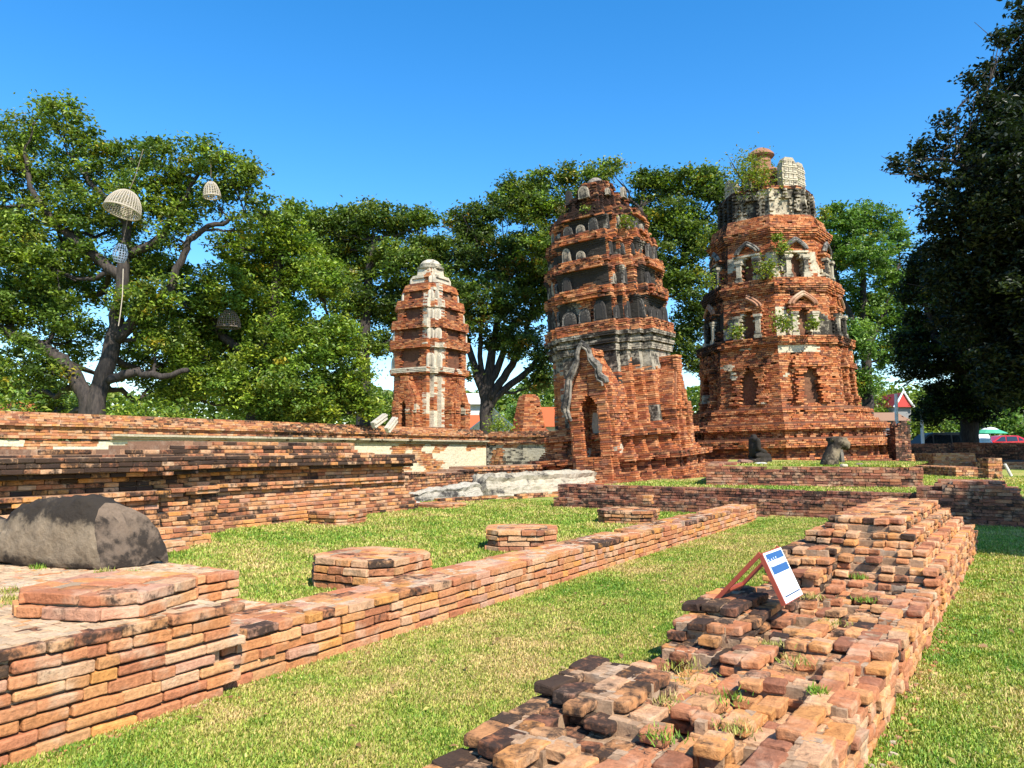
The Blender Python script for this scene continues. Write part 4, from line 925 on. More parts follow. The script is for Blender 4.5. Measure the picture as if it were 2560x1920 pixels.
tree("big spreading tree at far left with dark forked trunk and wicker cages in its boughs", 33,
     [(60, 330, 72), (140, 295, 48), (205, 335, 46), (20, 420, 70), (130, 430, 70), (250, 425, 75), (330, 385, 52), (420, 405, 70), (510, 400, 62), (585, 430, 55), (625, 440, 34), (330, 495, 75), (440, 500, 80), (540, 500, 52), (200, 530, 80), (80, 540, 80), (10, 600, 80),
      (110, 660, 85), (230, 650, 55), (350, 640, 60), (430, 590, 45), (610, 555, 38), (675, 525, 32), (640, 500, 20), (60, 770, 95), (160, 780, 60), (340, 760, 60), (405, 720, 50), (50, 900, 80), (130, 930, 50), (400, 830, 60), (-60, 500, 110), (-80, 750, 120), (180, 265, 18), (110, 265, 22), (460, 540, 40), (390, 860, 40), (120, 720, 90, 4), (190, 850, 80, 5), (330, 900, 70, 5), (400, 800, 80, 5), (250, 720, 60, 5), (390, 660, 60, 4), (60, 680, 90, 3), (120, 1000, 60, 4), (430, 900, 70, 5), (330, 690, 60, 4), (200, 610, 60, 4), (300, 560, 60, 3), (450, 690, 50, 4), (30, 960, 50, 3), (400, 960, 60, 6), (480, 740, 50, 4)],
     [[(238, 1035, 23), (250, 960, 21), (283, 860, 20), (303, 740, 17), (310, 640, 14), (325, 540, 9), (335, 450, 5)], [(292, 850, 15), (350, 785, 14), (420, 735, 11), (455, 640, 9), (480, 590, 8), (545, 560, 6), (610, 540, 4)], [(300, 690, 14), (235, 640, 13), (150, 570, 10), (80, 480, 7), (60, 380, 5)],
      [(225, 1020, 20), (190, 940, 19), (130, 880, 16), (40, 840, 14), (-60, 800, 10)], [(270, 950, 12), (330, 930, 11), (400, 945, 8), (470, 925, 6)], [(310, 640, 12), (400, 600, 9), (440, 520, 6), (500, 430, 4)], [(318, 560, 10), (250, 480, 7), (180, 400, 5)]],
     105000, .20, np.concatenate([GREEN, GREEN, LIME[:2]]), yellow=.03, clr=.52, limb=.10, flat=.6)
tree("bright yellow-green bushy tree whose low boughs hang over the boundary wall", 37,
     [(700, 570, 62), (735, 520, 28), (620, 650, 70), (740, 650, 75), (560, 730, 75), (680, 745, 95), (800, 700, 60), (500, 810, 70), (590, 850, 95), (720, 860, 105), (830, 860, 75), (890, 940, 45), (860, 985, 62), (740, 970, 85), (610, 960, 85), (500, 930, 75), (915, 1010, 34), (800, 1030, 40), (680, 1030, 40), (770, 1030, 45, -.6), (730, 1050, 30, -.5), (560, 600, 30), (460, 870, 50), (440, 980, 40)],
     [[(640, 1030, 26), (650, 950, 24), (670, 850, 20), (690, 720, 14), (705, 600, 8)], [(660, 900, 14), (760, 840, 11), (820, 790, 7)], [(655, 920, 14), (560, 850, 11), (520, 780, 7)]],
     110000, .20, np.concatenate([LIME, LIME, GREEN[:3]]), yellow=.02, clr=.5, flat=.6)
tree("dark green tree with straight dark trunk standing just left of the small distant tower", 62,
     [(865, 560, 55), (930, 540, 50), (1010, 560, 55), (1062, 545, 32), (800, 610, 70), (900, 640, 85), (1000, 660, 75), (870, 740, 75), (960, 760, 70), (870, 850, 45), (940, 860, 40), (880, 545, 30), (790, 560, 40), (840, 700, 60), (1060, 620, 50), (1080, 690, 40)],
     [[(908, 1020, 17), (910, 930, 15), (912, 820, 14), (920, 700, 10), (935, 600, 6)], [(912, 880, 8), (960, 860, 6), (1000, 850, 3)], [(912, 900, 8), (860, 840, 6), (830, 760, 4)]],
     56000, .31, np.concatenate([GREEN, GREEN, LIME[:1], DEEP]), yellow=.02, clr=.85, limb=.14, flat=.5)
tree("wide dark tree with fan of slender dark trunks right of the small distant tower", 64,
     [(1180, 555, 52), (1255, 520, 46), (1330, 525, 46), (1120, 640, 66), (1220, 640, 85), (1320, 640, 76), (1110, 740, 66), (1205, 755, 80), (1310, 750, 75), (1140, 840, 45), (1310, 850, 60), (1370, 910, 45), (1150, 555, 34), (1340, 960, 34), (1240, 850, 40), (1160, 930, 24), (1380, 700, 60)],
     [[(1215, 1060, 17), (1215, 1010, 16), (1218, 960, 14), (1235, 860, 10), (1255, 740, 7)], [(1213, 1000, 12), (1190, 930, 10), (1165, 850, 8), (1140, 760, 5)], [(1222, 1000, 12), (1270, 930, 10), (1310, 850, 8), (1330, 760, 5)], [(1220, 980, 11), (1250, 900, 9), (1285, 800, 6)], [(1216, 1010, 10), (1320, 930, 8), (1370, 870, 5)], [(1212, 985, 9), (1200, 900, 7), (1205, 800, 5)]],
     60000, .31, np.concatenate([GREEN, DEEP, DEEP]), yellow=.05, accent=(.22, .13, .02), clr=.8, limb=.14, flat=.5)
tree("tall dark tree spreading behind the leaning tower between the two big towers", 58,
     [(1290, 470, 44), (1350, 450, 36), (1425, 440, 36), (1490, 440, 42), (1530, 425, 26), (1610, 455, 36), (1660, 460, 46), (1720, 450, 40), (1775, 455, 46), (1800, 500, 50), (1400, 520, 55), (1480, 520, 70), (1620, 540, 66), (1700, 560, 75), (1760, 600, 55), (1660, 660, 65), (1720, 720, 60), (1740, 800, 55), (1700, 860, 50), (1350, 600, 56), (1560, 600, 75), (1640, 445, 26), (1740, 900, 40), (1320, 520, 50), (1270, 500, 26), (1400, 640, 70)],
     [[(1640, 1080, 22), (1640, 950, 20), (1635, 800, 16), (1620, 650, 11), (1600, 520, 7)], [(1636, 760, 12), (1700, 660, 9), (1750, 560, 5)], [(1630, 740, 12), (1500, 600, 9), (1400, 520, 6), (1320, 490, 3)]],
     70000, .29, np.concatenate([GREEN, DEEP, LIME[:1]]), yellow=.02, clr=.75, limb=.14, flat=.5)
tree("fresh green airy tree standing right behind the tall octagonal tower", 64,
     [(2090, 545, 44), (2150, 540, 44), (2205, 555, 44), (2245, 600, 36), (2080, 640, 52), (2170, 640, 62), (2240, 690, 56), (2110, 740, 64), (2200, 775, 66), (2130, 850, 64), (2220, 880, 56), (2150, 960, 46), (2060, 590, 34), (2255, 800, 40), (2130, 590, 40), (2040, 700, 40), (2100, 920, 40)],
     [[(2170, 1080, 15), (2168, 980, 14), (2165, 860, 11), (2160, 740, 8), (2150, 620, 5)], [(2166, 880, 9), (2220, 760, 6), (2250, 660, 4)], [(2165, 860, 8), (2100, 740, 6), (2080, 640, 4)]],
     52000, .29, FRESH, clr=.72, limb=.10, flat=.5)
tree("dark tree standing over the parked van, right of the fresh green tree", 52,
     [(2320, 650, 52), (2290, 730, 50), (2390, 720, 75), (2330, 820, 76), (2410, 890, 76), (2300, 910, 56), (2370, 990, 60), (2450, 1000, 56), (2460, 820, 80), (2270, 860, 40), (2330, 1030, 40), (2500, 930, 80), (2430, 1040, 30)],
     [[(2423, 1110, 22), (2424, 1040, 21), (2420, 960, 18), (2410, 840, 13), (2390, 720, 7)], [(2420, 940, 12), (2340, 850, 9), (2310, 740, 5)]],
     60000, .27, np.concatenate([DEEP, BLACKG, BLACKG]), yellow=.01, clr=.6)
tree("huge backlit tree, its shade coloured into near-black leaves, filling the right edge with hanging leafy twigs", 41,
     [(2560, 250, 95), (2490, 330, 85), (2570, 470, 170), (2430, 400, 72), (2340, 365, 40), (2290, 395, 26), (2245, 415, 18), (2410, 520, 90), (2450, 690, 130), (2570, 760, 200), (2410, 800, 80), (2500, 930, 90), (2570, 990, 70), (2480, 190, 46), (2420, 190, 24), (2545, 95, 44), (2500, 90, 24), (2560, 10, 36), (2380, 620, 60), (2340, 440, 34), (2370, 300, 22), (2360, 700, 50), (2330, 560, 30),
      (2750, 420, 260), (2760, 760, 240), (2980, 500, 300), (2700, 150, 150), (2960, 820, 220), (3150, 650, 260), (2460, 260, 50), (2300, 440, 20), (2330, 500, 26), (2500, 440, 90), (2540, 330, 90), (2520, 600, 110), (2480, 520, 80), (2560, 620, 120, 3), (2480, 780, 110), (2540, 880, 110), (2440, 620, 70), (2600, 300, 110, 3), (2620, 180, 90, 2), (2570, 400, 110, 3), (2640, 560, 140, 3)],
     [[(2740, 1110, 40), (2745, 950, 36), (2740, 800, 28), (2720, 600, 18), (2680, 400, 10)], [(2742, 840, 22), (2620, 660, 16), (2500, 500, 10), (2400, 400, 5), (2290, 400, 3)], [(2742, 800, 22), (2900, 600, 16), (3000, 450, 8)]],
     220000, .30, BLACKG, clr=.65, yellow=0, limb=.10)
# the neighbour of that tree just outside the frame, whose shade falls on the stepped wall at the right
mb, cents = MB(), []
def free_tree(label, base, H, r, n, leaf, pal, group, name="broad_leaved_tree", cz=None, sq=.75, nb=14, clr=.6):
    mb = MB(); base = np.array(base, float); cz = cz or H - r * sq; cs = []
    for i in range(nb):
        d = rng.normal(0, 1, 3); d /= np.linalg.norm(d); c = base + np.array([0, 0, cz]) + d * np.array([r, r, r * sq]) * rng.uniform(.3, .72); cs.append(c)
        k = max(3, int(n / nb / 34)); e = rng.normal(0, 1, (k, 3)); e /= np.linalg.norm(e, axis=1, keepdims=True)
        cl = c + e * (r * .42 * rng.uniform(.3, 1, k) ** .5)[:, None]; P = np.repeat(cl, 34, 0); g = rng.normal(0, .5 * clr, P.shape); g[:, 2] *= .7
        t = np.repeat(pick(pal, k, .25), 34, 0) * rng.uniform(.7, 1.3, (len(P), 1)); P = P + g; ok = P[:, 2] > .1; leaf_cloud(mb, P[ok], leaf, t[ok])
    t = empty(name, base); tag(t, label, "tree", group); mb.build("crown", M_LEAF, parent=t, origin=base)
    tm = MB(); p = np.array([base + np.array([0, 0, -.1]), base + np.array([.1, 0, cz * .5]), base + np.array([0, .1, cz])]); tube(tm, p, [.05 * r + .08, .04 * r + .05, .03 * r], 9)
    for c in cs: tube(tm, [p[1] + (p[2] - p[1]) * rng.uniform(0, .8), (p[2] + c) / 2, c], [.02 * r + .03, .02 * r, .02], 6)
    tm.build("trunk", M_BARK, parent=t, origin=base, smooth=True); return t
free_tree("dark tree outside the right edge shading the stepped wall", (6.9, 14.1, 0), 9.0, 3.7, 60000, .26, DEEP, None, nb=16)
# distant trees closing the view, each with its own crown
FARL = ["pale green distant tree behind the parked cars, rightmost", "pale green distant tree behind the red car", "distant tree behind the dark van", "distant tree behind the red-roofed house", "round distant tree under the fan of dark trunks", "distant tree left of the small brick stupa",
        "distant bush behind the thick dark trunk, left of it", "distant tree under the yellow-green tree", "distant tree at the far left behind the brick ruin", "distant tree right of the thick forked trunk", "distant tree seen left of the small distant tower"]
for i, (px, d, H, r) in enumerate(((2560, 80, 6.5, 4.2), (2465, 84, 6.0, 4.0), (2340, 90, 8, 5), (2150, 95, 9, 5.5), (1290, 96, 7.5, 4.6), (1385, 100, 8, 4.6), (150, 70, 6.5, 4.2), (640, 72, 8, 5), (10, 62, 7, 4.5), (420, 66, 4.6, 3.4), (960, 90, 9, 5.2))):
    b = D(px, 1124, d); free_tree(FARL[i], (b[0], b[1], 0), H, r, 6500, .42, FRESH if i in (0, 1, 4, 9) else np.concatenate([GREEN, LIME[:2]]), "trees in the far background", nb=9, clr=1.0)
# the far-off wood that closes the horizon
mb = MB(); k = 60000; ang_ = rng.uniform(-.85, .85, k); dd = rng.uniform(112, 135, k); cx_ = np.tan(ang_) * dd; top = 11.5 + 2.5 * vn(np.stack([cx_, cx_ * 0, cx_ * 0], 1), .09, 3) + 1.5 * vn(np.stack([cx_, cx_ * 0, cx_ * 0], 1), .3, 5)
P = np.array([0, 0, 0]) + cx_[:, None] * RT + dd[:, None] * FW; P[:, 2] = top * rng.uniform(0, 1, k) ** .7
leaf_cloud(mb, P, 1.1, pick(np.concatenate([GREEN, LIME[2:3]]), k, .3)); o = mb.build("distant_wood", M_LEAF); tag(o, "far-off wood closing the horizon behind everything", "wood", kind='stuff')
# shrubs
def shrub(label, c, r, n, leaf, pal, name="shrub", cat="shrub", group=None, flat=1.0, stems=5):
    mb = MB(); c = np.array(c, float); d = rng.normal(0, .45, (n, 3)) * np.array([r, r, r * flat]); P = c + np.array([0, 0, r * flat * .8]) + d; P[:, 2] = np.maximum(P[:, 2], c[2] + .02)
    leaf_cloud(mb, P, leaf, pick(pal, n, .3)); t = empty(name, c); tag(t, label, cat, group); mb.build("foliage", M_LEAF, parent=t, origin=c)
    sm = MB()
    for i in range(stems):
        e = c + np.array([rng.normal(0, r * .4), rng.normal(0, r * .4), r * flat * rng.uniform(.8, 1.5)]); tube(sm, [c, (c + e) / 2 + rng.normal(0, r * .06, 3), e], [r * .03 + .006, r * .02 + .004, .004], 5)
    sm.build("stem", M_BARK, parent=t, origin=c); return t
c = D(15, 990, 25.5); shrub("bright yellow-green bush at the far left edge above the boundary wall", (c[0] - .3, c[1], 1.9), 1.1, 900, .2, LIME)
for i, (px, d, r, lab) in enumerate(((330, 29.5, .9, "low green shrub on the wall line right of the thick trunk"), (420, 30, .8, "low yellowish shrub below the bright bushy tree, behind the wall"), (1250, 52, 1.0, "small green shrub by the white pavilion"))):
    c = D(px, 1124, d); shrub(lab, (c[0], c[1], 2.0 if i < 2 else 2.2), r, 900, .18, LIME, group=None)
def onT2(dg, rr, z):
    a = camdir + R(dg); M = T2.rotation_quaternion.to_matrix(); p = np.array(M @ Vector((math.cos(a) * rr, math.sin(a) * rr, z))) + np.array(T2.location); return p
YG = np.array([(.14, .20, .02), (.18, .22, .03), (.10, .16, .02), (.24, .22, .02)])
for lab, dg, rr, z, r, n, fl in (("sparse yellow-green sapling growing from the very top of the tall tower", -38, 1.5, 14.3, 1.0, 620, 1.6), ("leafy creeper hanging on the crown of the tall tower", -12, 2.0, 13.3, 1.25, 1100, .8),
        ("yellow-green plant hanging between the two niches of the top tier", -2, 3.35, 8.9, .62, 420, 1.5), ("small plant tuft below the drum of the tall tower", 8, 3.3, 10.7, .25, 130, .8), ("plant tuft beside the right niche of the top tier", 12, 3.2, 10.1, .38, 200, .7),
        ("yellow plant hanging off the left shoulder of the tall tower", -72, 3.4, 11.2, .42, 160, 1.2), ("ragged plant left of the niches between upper tiers", -48, 3.9, 8.9, .5, 240, 1.0), ("row of weeds on the ledge over the bottom tier", 6, 4.3, 6.2, .55, 330, .45),
        ("weed tuft at the left of the bottom tier ledge", -22, 4.3, 6.1, .4, 200, .5), ("tuft of dry plants on the right of the drum", 62, 3.1, 12.0, .35, 160, .8), ("small weeds on the ledge under the right middle niche", 24, 4.25, 6.3, .35, 160, .5)):
    shrub(lab, onT2(dg, rr, z), r, n, .16, YG if 'yellow' in lab or 'creeper' in lab else np.concatenate([YG, LIME]), name="wall_plant", cat="plant", stems=6)
def onT1(x, y, z): return np.array(T1.rotation_quaternion.to_matrix() @ Vector((x, y, z))) + np.array(T1.location)
shrub("yellow-green plant on the upper right tier of the leaning tower", onT1(1.9, -1.6, 10.5), .35, 150, .14, YG, name="wall_plant", cat="plant")
shrub("small yellow plant tuft near the top of the leaning tower", onT1(.3, -1.9, 11.3), .3, 110, .13, YG, name="wall_plant", cat="plant")
shrub("dry roots and leaves at the upper left of the leaning tower", onT1(-1.2, -1.0, 11.7), .4, 120, .13, np.array([(.16, .12, .06), (.12, .12, .04)]), name="wall_plant", cat="plant")

# ================================================================== GRASS
def lawn(regions, total):
    C = []; T = []
    for (x0, x1, y0, y1, z, wgt) in regions:
        n = int(total * wgt); x = rng.uniform(x0, x1, n * 3); y = rng.uniform(y0, y1, n * 3)
        f = -x * math.sin(YAW) + y * math.cos(YAW); r = x * math.cos(YAW) + y * math.sin(YAW)
        ok = (f > 2.2) & (np.abs(r / f) < .72) & (rng.random(n * 3) < np.clip((5.0 / np.maximum(f, 1)) ** 1.25, .02, 1))
        C.append(np.stack([x[ok], y[ok], np.full(ok.sum(), z)], 1))
    C = np.concatenate(C); n = len(C); f = -C[:, 0] * math.sin(YAW) + C[:, 1] * math.cos(YAW)
    sc = np.clip(f / 6, .9, 3.2); L = rng.uniform(.016, .042, n) * sc ** .55; W = rng.uniform(.004, .008, n) * sc
    a = rng.uniform(0, 2 * math.pi, n); lean = rng.uniform(.2, 1.25, n)
    d = np.stack([np.cos(a) * np.sin(lean), np.sin(a) * np.sin(lean), np.cos(lean)], 1) * L[:, None]; s_ = np.stack([-np.sin(a), np.cos(a), 0 * a], 1) * W[:, None]
    V = np.stack([C - s_, C + s_, C + d * .6 + s_ * .7 + np.array([0, 0, .004]), C + d], 1).reshape(-1, 3)
    p = fbm(C, .8, 71, 4) + .5 * vn(C, 5, 72) + rng.normal(0, .35, n)
    g = np.array([(.10, .22, .02), (.19, .29, .03), (.30, .34, .05), (.46, .38, .12), (.54, .38, .17)]); i = np.clip((p * 2.1 + 1.95), 0, 3.999); k = i.astype(int); fr = (i - k)[:, None]
    t = (g[k] * (1 - fr) + g[k + 1] * fr) * rng.uniform(.55, 1.35, (n, 1))
    mb = MB(); mb.add(V, np.arange(n * 4).reshape(n, 4), tint=np.repeat(t, 4, 0)); return mb
mb = lawn([(-15, -4.92, 3, 21, 0, .34), (-4.32, -1.9, 1.8, 18.7, 0, .42), (-.75, 1.6, 3.2, 19, 0, .16)], 900000)
o = mb.build("grass", M_GRASS); tag(o, "short patchy green and straw-coloured mown lawn", "grass", kind='stuff')
mb = lawn([(-6.0, -1.6, 22.0, 30, 1.152, .4), (-2, 2.5, 21, 34, .602, .35), (-9, -1, 19.4, 24, .602, .3)], 130000)
o = mb.build("terrace_grass", M_GRASS); tag(o, "thin yellowish grass on the brick terraces", "grass", kind='stuff')
def tufts(spots, n, name, label, h=.042):
    V = []; T = []
    for (p, r, pal) in spots:
        k = n; q = rng.normal(0, r * .5, (k, 2)); a = rng.uniform(0, 6.28, k); ln = rng.uniform(.3, 1.1, k); L = h * rng.uniform(.5, 1.4, k)
        b = np.stack([p[0] + q[:, 0], p[1] + q[:, 1], np.full(k, p[2])], 1); d = np.stack([np.cos(a) * np.sin(ln), np.sin(a) * np.sin(ln), np.cos(ln)], 1) * L[:, None]; s_ = np.stack([-np.sin(a), np.cos(a), 0 * a], 1) * .004
        V.append(np.stack([b - s_, b + s_, b + d * .6 + s_ * .6, b + d], 1).reshape(-1, 3)); T.append(np.repeat(pick(pal, k, .3), 4, 0))
    V = np.concatenate(V); mb = MB(); mb.add(V, np.arange(len(V)).reshape(-1, 4), tint=np.concatenate(T)); o = mb.build(name, M_GRASS); tag(o, label, "weeds", kind='stuff')
STRAW = np.array([(.40, .32, .12), (.34, .30, .08), (.22, .26, .04)]); WEED = np.array([(.12, .22, .02), (.2, .28, .03)])
sp = []
for (x, y, z, r, pl) in ((.35, 4.6, .215, .25, STRAW), (.3, 4.85, .215, .2, STRAW), (.15, 4.3, .22, .15, STRAW), (.8, 4.1, .31, .12, WEED), (.7, 5.3, .31, .1, STRAW), (.95, 5.0, .31, .12, STRAW), (.75, 3.4, .31, .1, WEED), (.9, 6.2, .31, .1, STRAW), (1.0, 7.0, .36, .08, WEED), (.6, 6.9, .36, .1, STRAW), (.85, 7.6, .45, .08, WEED), (.55, 3.9, .3, .12, STRAW), (1.0, 3.7, .31, .1, STRAW), (1.2, 4.4, .33, .05, WEED)):
    sp.append((Fw(x, y, z), r, pl))
for px, py, r, pl in ((330, 1468, .12, STRAW), (210, 1462, .12, STRAW), (60, 1508, .12, STRAW), (180, 1418, .06, WEED), (330, 1436, .08, WEED), (260, 1432, .06, STRAW), (100, 1420, .06, WEED), (20, 1480, .1, STRAW), (20, 1500, .08, STRAW)):
    sp.append((G(px, py, PZ), r, pl))
sp.append((np.array([-5.1, 3.0, .375]), .2, STRAW)); sp.append((np.array([-5.2, 2.75, .375]), .12, WEED))
for px, py, r in ((1120, 1745, .16), (1160, 1752, .12), (1090, 1750, .1), (1340, 1560, .1), (960, 1700, .08), (700, 1850, .09)): sp.append((G(px, py, 0), r, STRAW))
tufts(sp, 110, "weeds", "dry grass tufts growing between the bricks of the near ruins")

# ================================================================== STATUES
def tor(t):   # height and half-width of the fallen torso along its length (0 = broken right end)
    return np.interp(t, [0, .10, .22, .42, .56, .64, .8, 1.0], [.55, .62, .60, .565, .50, .42, .43, .36]), np.interp(t, [0, .2, .5, .7, 1], [.27, .29, .26, .22, .20])
p0 = G(345, 1428, PZ) + np.array([-.26, .14, 0]); dr = np.array([-.955, -.29, 0]); dr /= np.linalg.norm(dr); sd = np.array([dr[1], -dr[0], 0]);  # sd points away from the camera
SEC = np.array([(1, .1), (.98, .3), (.85, .55), (.55, .76), (.15, .90), (-.25, .985), (-.55, 1.0), (-.78, .93), (-.93, .78), (-1.0, .55), (-1.02, .3), (-.97, .08), (-.9, 0), (-.4, 0), (.2, 0), (.7, 0), (.95, .0)])
n, m = 90, 68; V = []
for i in range(n):
    t = i / (n - 1); h_, w_ = tor(t)
    for j in range(m):
        f = j / m * len(SEC); k = int(f); q = SEC[k] * (1 - f + k) + SEC[(k + 1) % len(SEC)] * (f - k)
        zz = q[1] * h_; x = q[0] * w_
        V.append(p0 + dr * (t * 2.05 + (.15 * (1 - t) ** 4) * (zz / .6) - .12 * (1 - t) ** 4 * (x / w_)) + sd * x + np.array([0, 0, zz]))
V = np.array(V); loc = V - p0; al = loc @ dr; up = loc[:, 2]; fr_ = -(loc @ sd)
fold = np.exp(-((up - .50 - .05 * np.sin(al * 3)) / .07) ** 2) * (al > .25) * (al < 1.1) * np.sin(al * 50 + up * 55) * .010
dsp = fbm(V, 3.2, 5) * .022 + vn(V, 11, 6) * .010 + vn(V, 26, 7) * .004 + fold - .05 * np.exp(-((al - 1.28) / .12) ** 2) * (up > .3) - .025 * np.exp(-((al - .16) / .06) ** 2) * np.exp(-((up - .3) / .2) ** 2)
cen = np.repeat(V.reshape(n, m, 3).mean(1), m, 0); nn = V - cen; nn /= np.linalg.norm(nn, axis=1, keepdims=True); V = V + nn * dsp[:, None]
V[:, 2] = np.maximum(V[:, 2], PZ + .004 + .02 * (vn(V, 4, 3) > .2))
Q = [(i * m + j, i * m + (j + 1) % m, (i + 1) * m + (j + 1) % m, (i + 1) * m + j) for i in range(n - 1) for j in range(m)]
st = np.clip(.80 + .6 * fbm(V * np.array([1, 1, 1.0]), 1.7, 8) + .35 * sst(.32, .5, up) - .55 * np.exp(-((up - .22) / .16) ** 2) * sst(-.1, .35, vn(V, 1.9, 14)) , 0, 1)
mb = MB(); mb.add(V, [q[::-1] for q in Q], tint=(.20, .155, .105), stain=st)
# broken end faces
for i, sg in ((0, 1), (n - 1, -1)):
    ringV = V[i * m:(i + 1) * m]; c = ringV.mean(0); rows = [ringV]
    for k in (.8, .6, .4, .2): 
        rr = c + (ringV - c) * k; rr = rr + dr * (-sg) * (fbm(rr, 7, 5) * .03 + .01)[:, None]; rows.append(rr)
    W_ = np.concatenate(rows + [[c]]); q_ = [(k * m + j, (k + 1) * m + j, (k + 1) * m + (j + 1) % m, k * m + (j + 1) % m) for k in range(4) for j in range(m)]; t_ = [(4 * m + j, 5 * m, 4 * m + (j + 1) % m) for j in range(m)]
    if sg > 0: q_ = [q[::-1] for q in q_]; t_ = [q[::-1] for q in t_]
    mb.add(W_, q_, t_, tint=(.17, .125, .09), stain=np.clip(.62 + .3 * fbm(W_, 3, 9) - .35 * (W_[:, 2] > PZ + .42), 0, 1))
o = mb.build("stone_torso", M_STONE, origin=tuple(p0), smooth=True); tag(o, "fallen headless stone statue torso lying dark and weathered on the near platform", "statue")
# flat paving chips of lime mortar are part of the platform; now the two upright headless statues
def ell(mb, c, r, M=None):
    a = np.arange(14) / 14 * 2 * math.pi; pr = [(math.cos(t) , math.sin(t)) for t in np.linspace(-math.pi / 2, math.pi / 2, 10)]
    V = np.concatenate([np.stack([np.cos(a) * x, np.sin(a) * x, np.full(14, z)], 1) for x, z in pr]) * np.asarray(r)
    if M is not None: V = V @ np.asarray(M).T
    Q = [(i * 14 + j, i * 14 + (j + 1) % 14, (i + 1) * 14 + (j + 1) % 14, (i + 1) * 14 + j) for i in range(9) for j in range(14)]
    mb.add(V + np.asarray(c), Q)
def fuse(mb, name, mat, vox, label, cat, loc, rot, sm=3, tint=(.22, .18, .14), stain=.45, freq=6, amp=.02):
    o = mb.build(name, mat, smooth=True); md = o.modifiers.new("r", 'REMESH'); md.mode = 'VOXEL'; md.voxel_size = vox; ms = o.modifiers.new("s", 'SMOOTH'); ms.iterations = sm; ms.factor = .5
    dg = bpy.context.evaluated_depsgraph_get(); dg.update(); me = bpy.data.meshes.new_from_object(o.evaluated_get(dg)); bpy.data.objects.remove(o)
    k = len(me.vertices); co = np.empty(k * 3); me.vertices.foreach_get("co", co); co = co.reshape(-1, 3)
    co = co + np.stack([fbm(co, freq, 3), fbm(co, freq, 13), fbm(co, freq, 23)], 1) * amp
    pf = np.empty(len(me.loops), np.int32); me.loops.foreach_get("vertex_index", pf); tot = np.empty(len(me.polygons), np.int32); me.polygons.foreach_get("loop_total", tot); ls = np.empty(len(me.polygons), np.int32); me.polygons.foreach_get("loop_start", ls)
    b2 = MB(); q4 = ls[tot == 4]; q3 = ls[tot == 3]
    b2.add(co, pf[q4[:, None] + np.arange(4)] if len(q4) else None, pf[q3[:, None] + np.arange(3)] if len(q3) else None, tint=tint, stain=np.clip(stain + .4 * fbm(co, 3, 7), 0, 1))
    o = b2.build(name, mat, smooth=True); o.location = loc; o.rotation_euler = (0, 0, rot)
    if label: tag(o, label, cat)
    return o
mb = MB()   # seated, facing local +x, head missing
ell(mb, (-.08, 0, .52), (.16, .25, .34)); ell(mb, (-.06, 0, .78), (.14, .30, .13)); ell(mb, (-.05, 0, .92), (.10, .12, .06))
for s_ in (-1, 1):
    ell(mb, (.16, s_ * .22, .24), (.34, .14, .12), rotz(-s_ * .35)); ell(mb, (.34, s_ * .02, .15), (.14, .30, .10), rotz(s_ * .3)); ell(mb, (-.03, s_ * .31, .62), (.09, .085, .24)); ell(mb, (.10, s_ * .30, .42), (.20, .07, .075), np.array(Matrix.Rotation(.35, 3, 'Y')))
ell(mb, (.22, 0, .36), (.16, .14, .06)); mb.box((.06, 0, .06), (.72, .74, .14))
s1 = G(1890, 1157, 1.152)
fuse(mb, "seated_statue", M_STONE, .028, "headless seated stone statue facing right on the grassy platform, dark side to the viewer", "statue", s1, YAW + .1, sm=2, tint=(.13, .105, .08), stain=.85)
mb = MB()   # leaning fragment: draped trunk bending forward, knees broken away
for t in np.linspace(0, 1, 9):
    ell(mb, (.02 + .16 * t ** 1.4, 0, .06 + .52 * t), (.25 - .07 * t, .24 - .03 * t, .12))
ell(mb, (.26, 0, .66), (.26, .24, .16)); ell(mb, (.42, 0, .60), (.17, .22, .15)); ell(mb, (.5, 0, .52), (.06, .16, .09)); mb.box((.24, 0, .735), (.46, .38, .10))
fuse(mb, "broken_statue", M_STONE, .022, "broken statue trunk leaning forward to the right at the front of the grassy platform", "statue", G(2072, 1167, 1.152) + FW * 1.0 + RT * .42, YAW, sm=3, tint=(.24, .19, .125), stain=.6)
mb = MB(); mb.box((0, 0, .22), (.09, .2, .46), tint=(.2, .17, .14), stain=.5, M=np.array(Matrix.Rotation(-.12, 3, 'Y'))); o = mb.build("stone_prop", M_STONE); o.location = G(2101, 1160, 1.152) + FW * .75 + RT * .36; o.rotation_euler = (0, 0, YAW); tag(o, "short dark stone prop under the overhang of the leaning statue trunk", "stone prop")
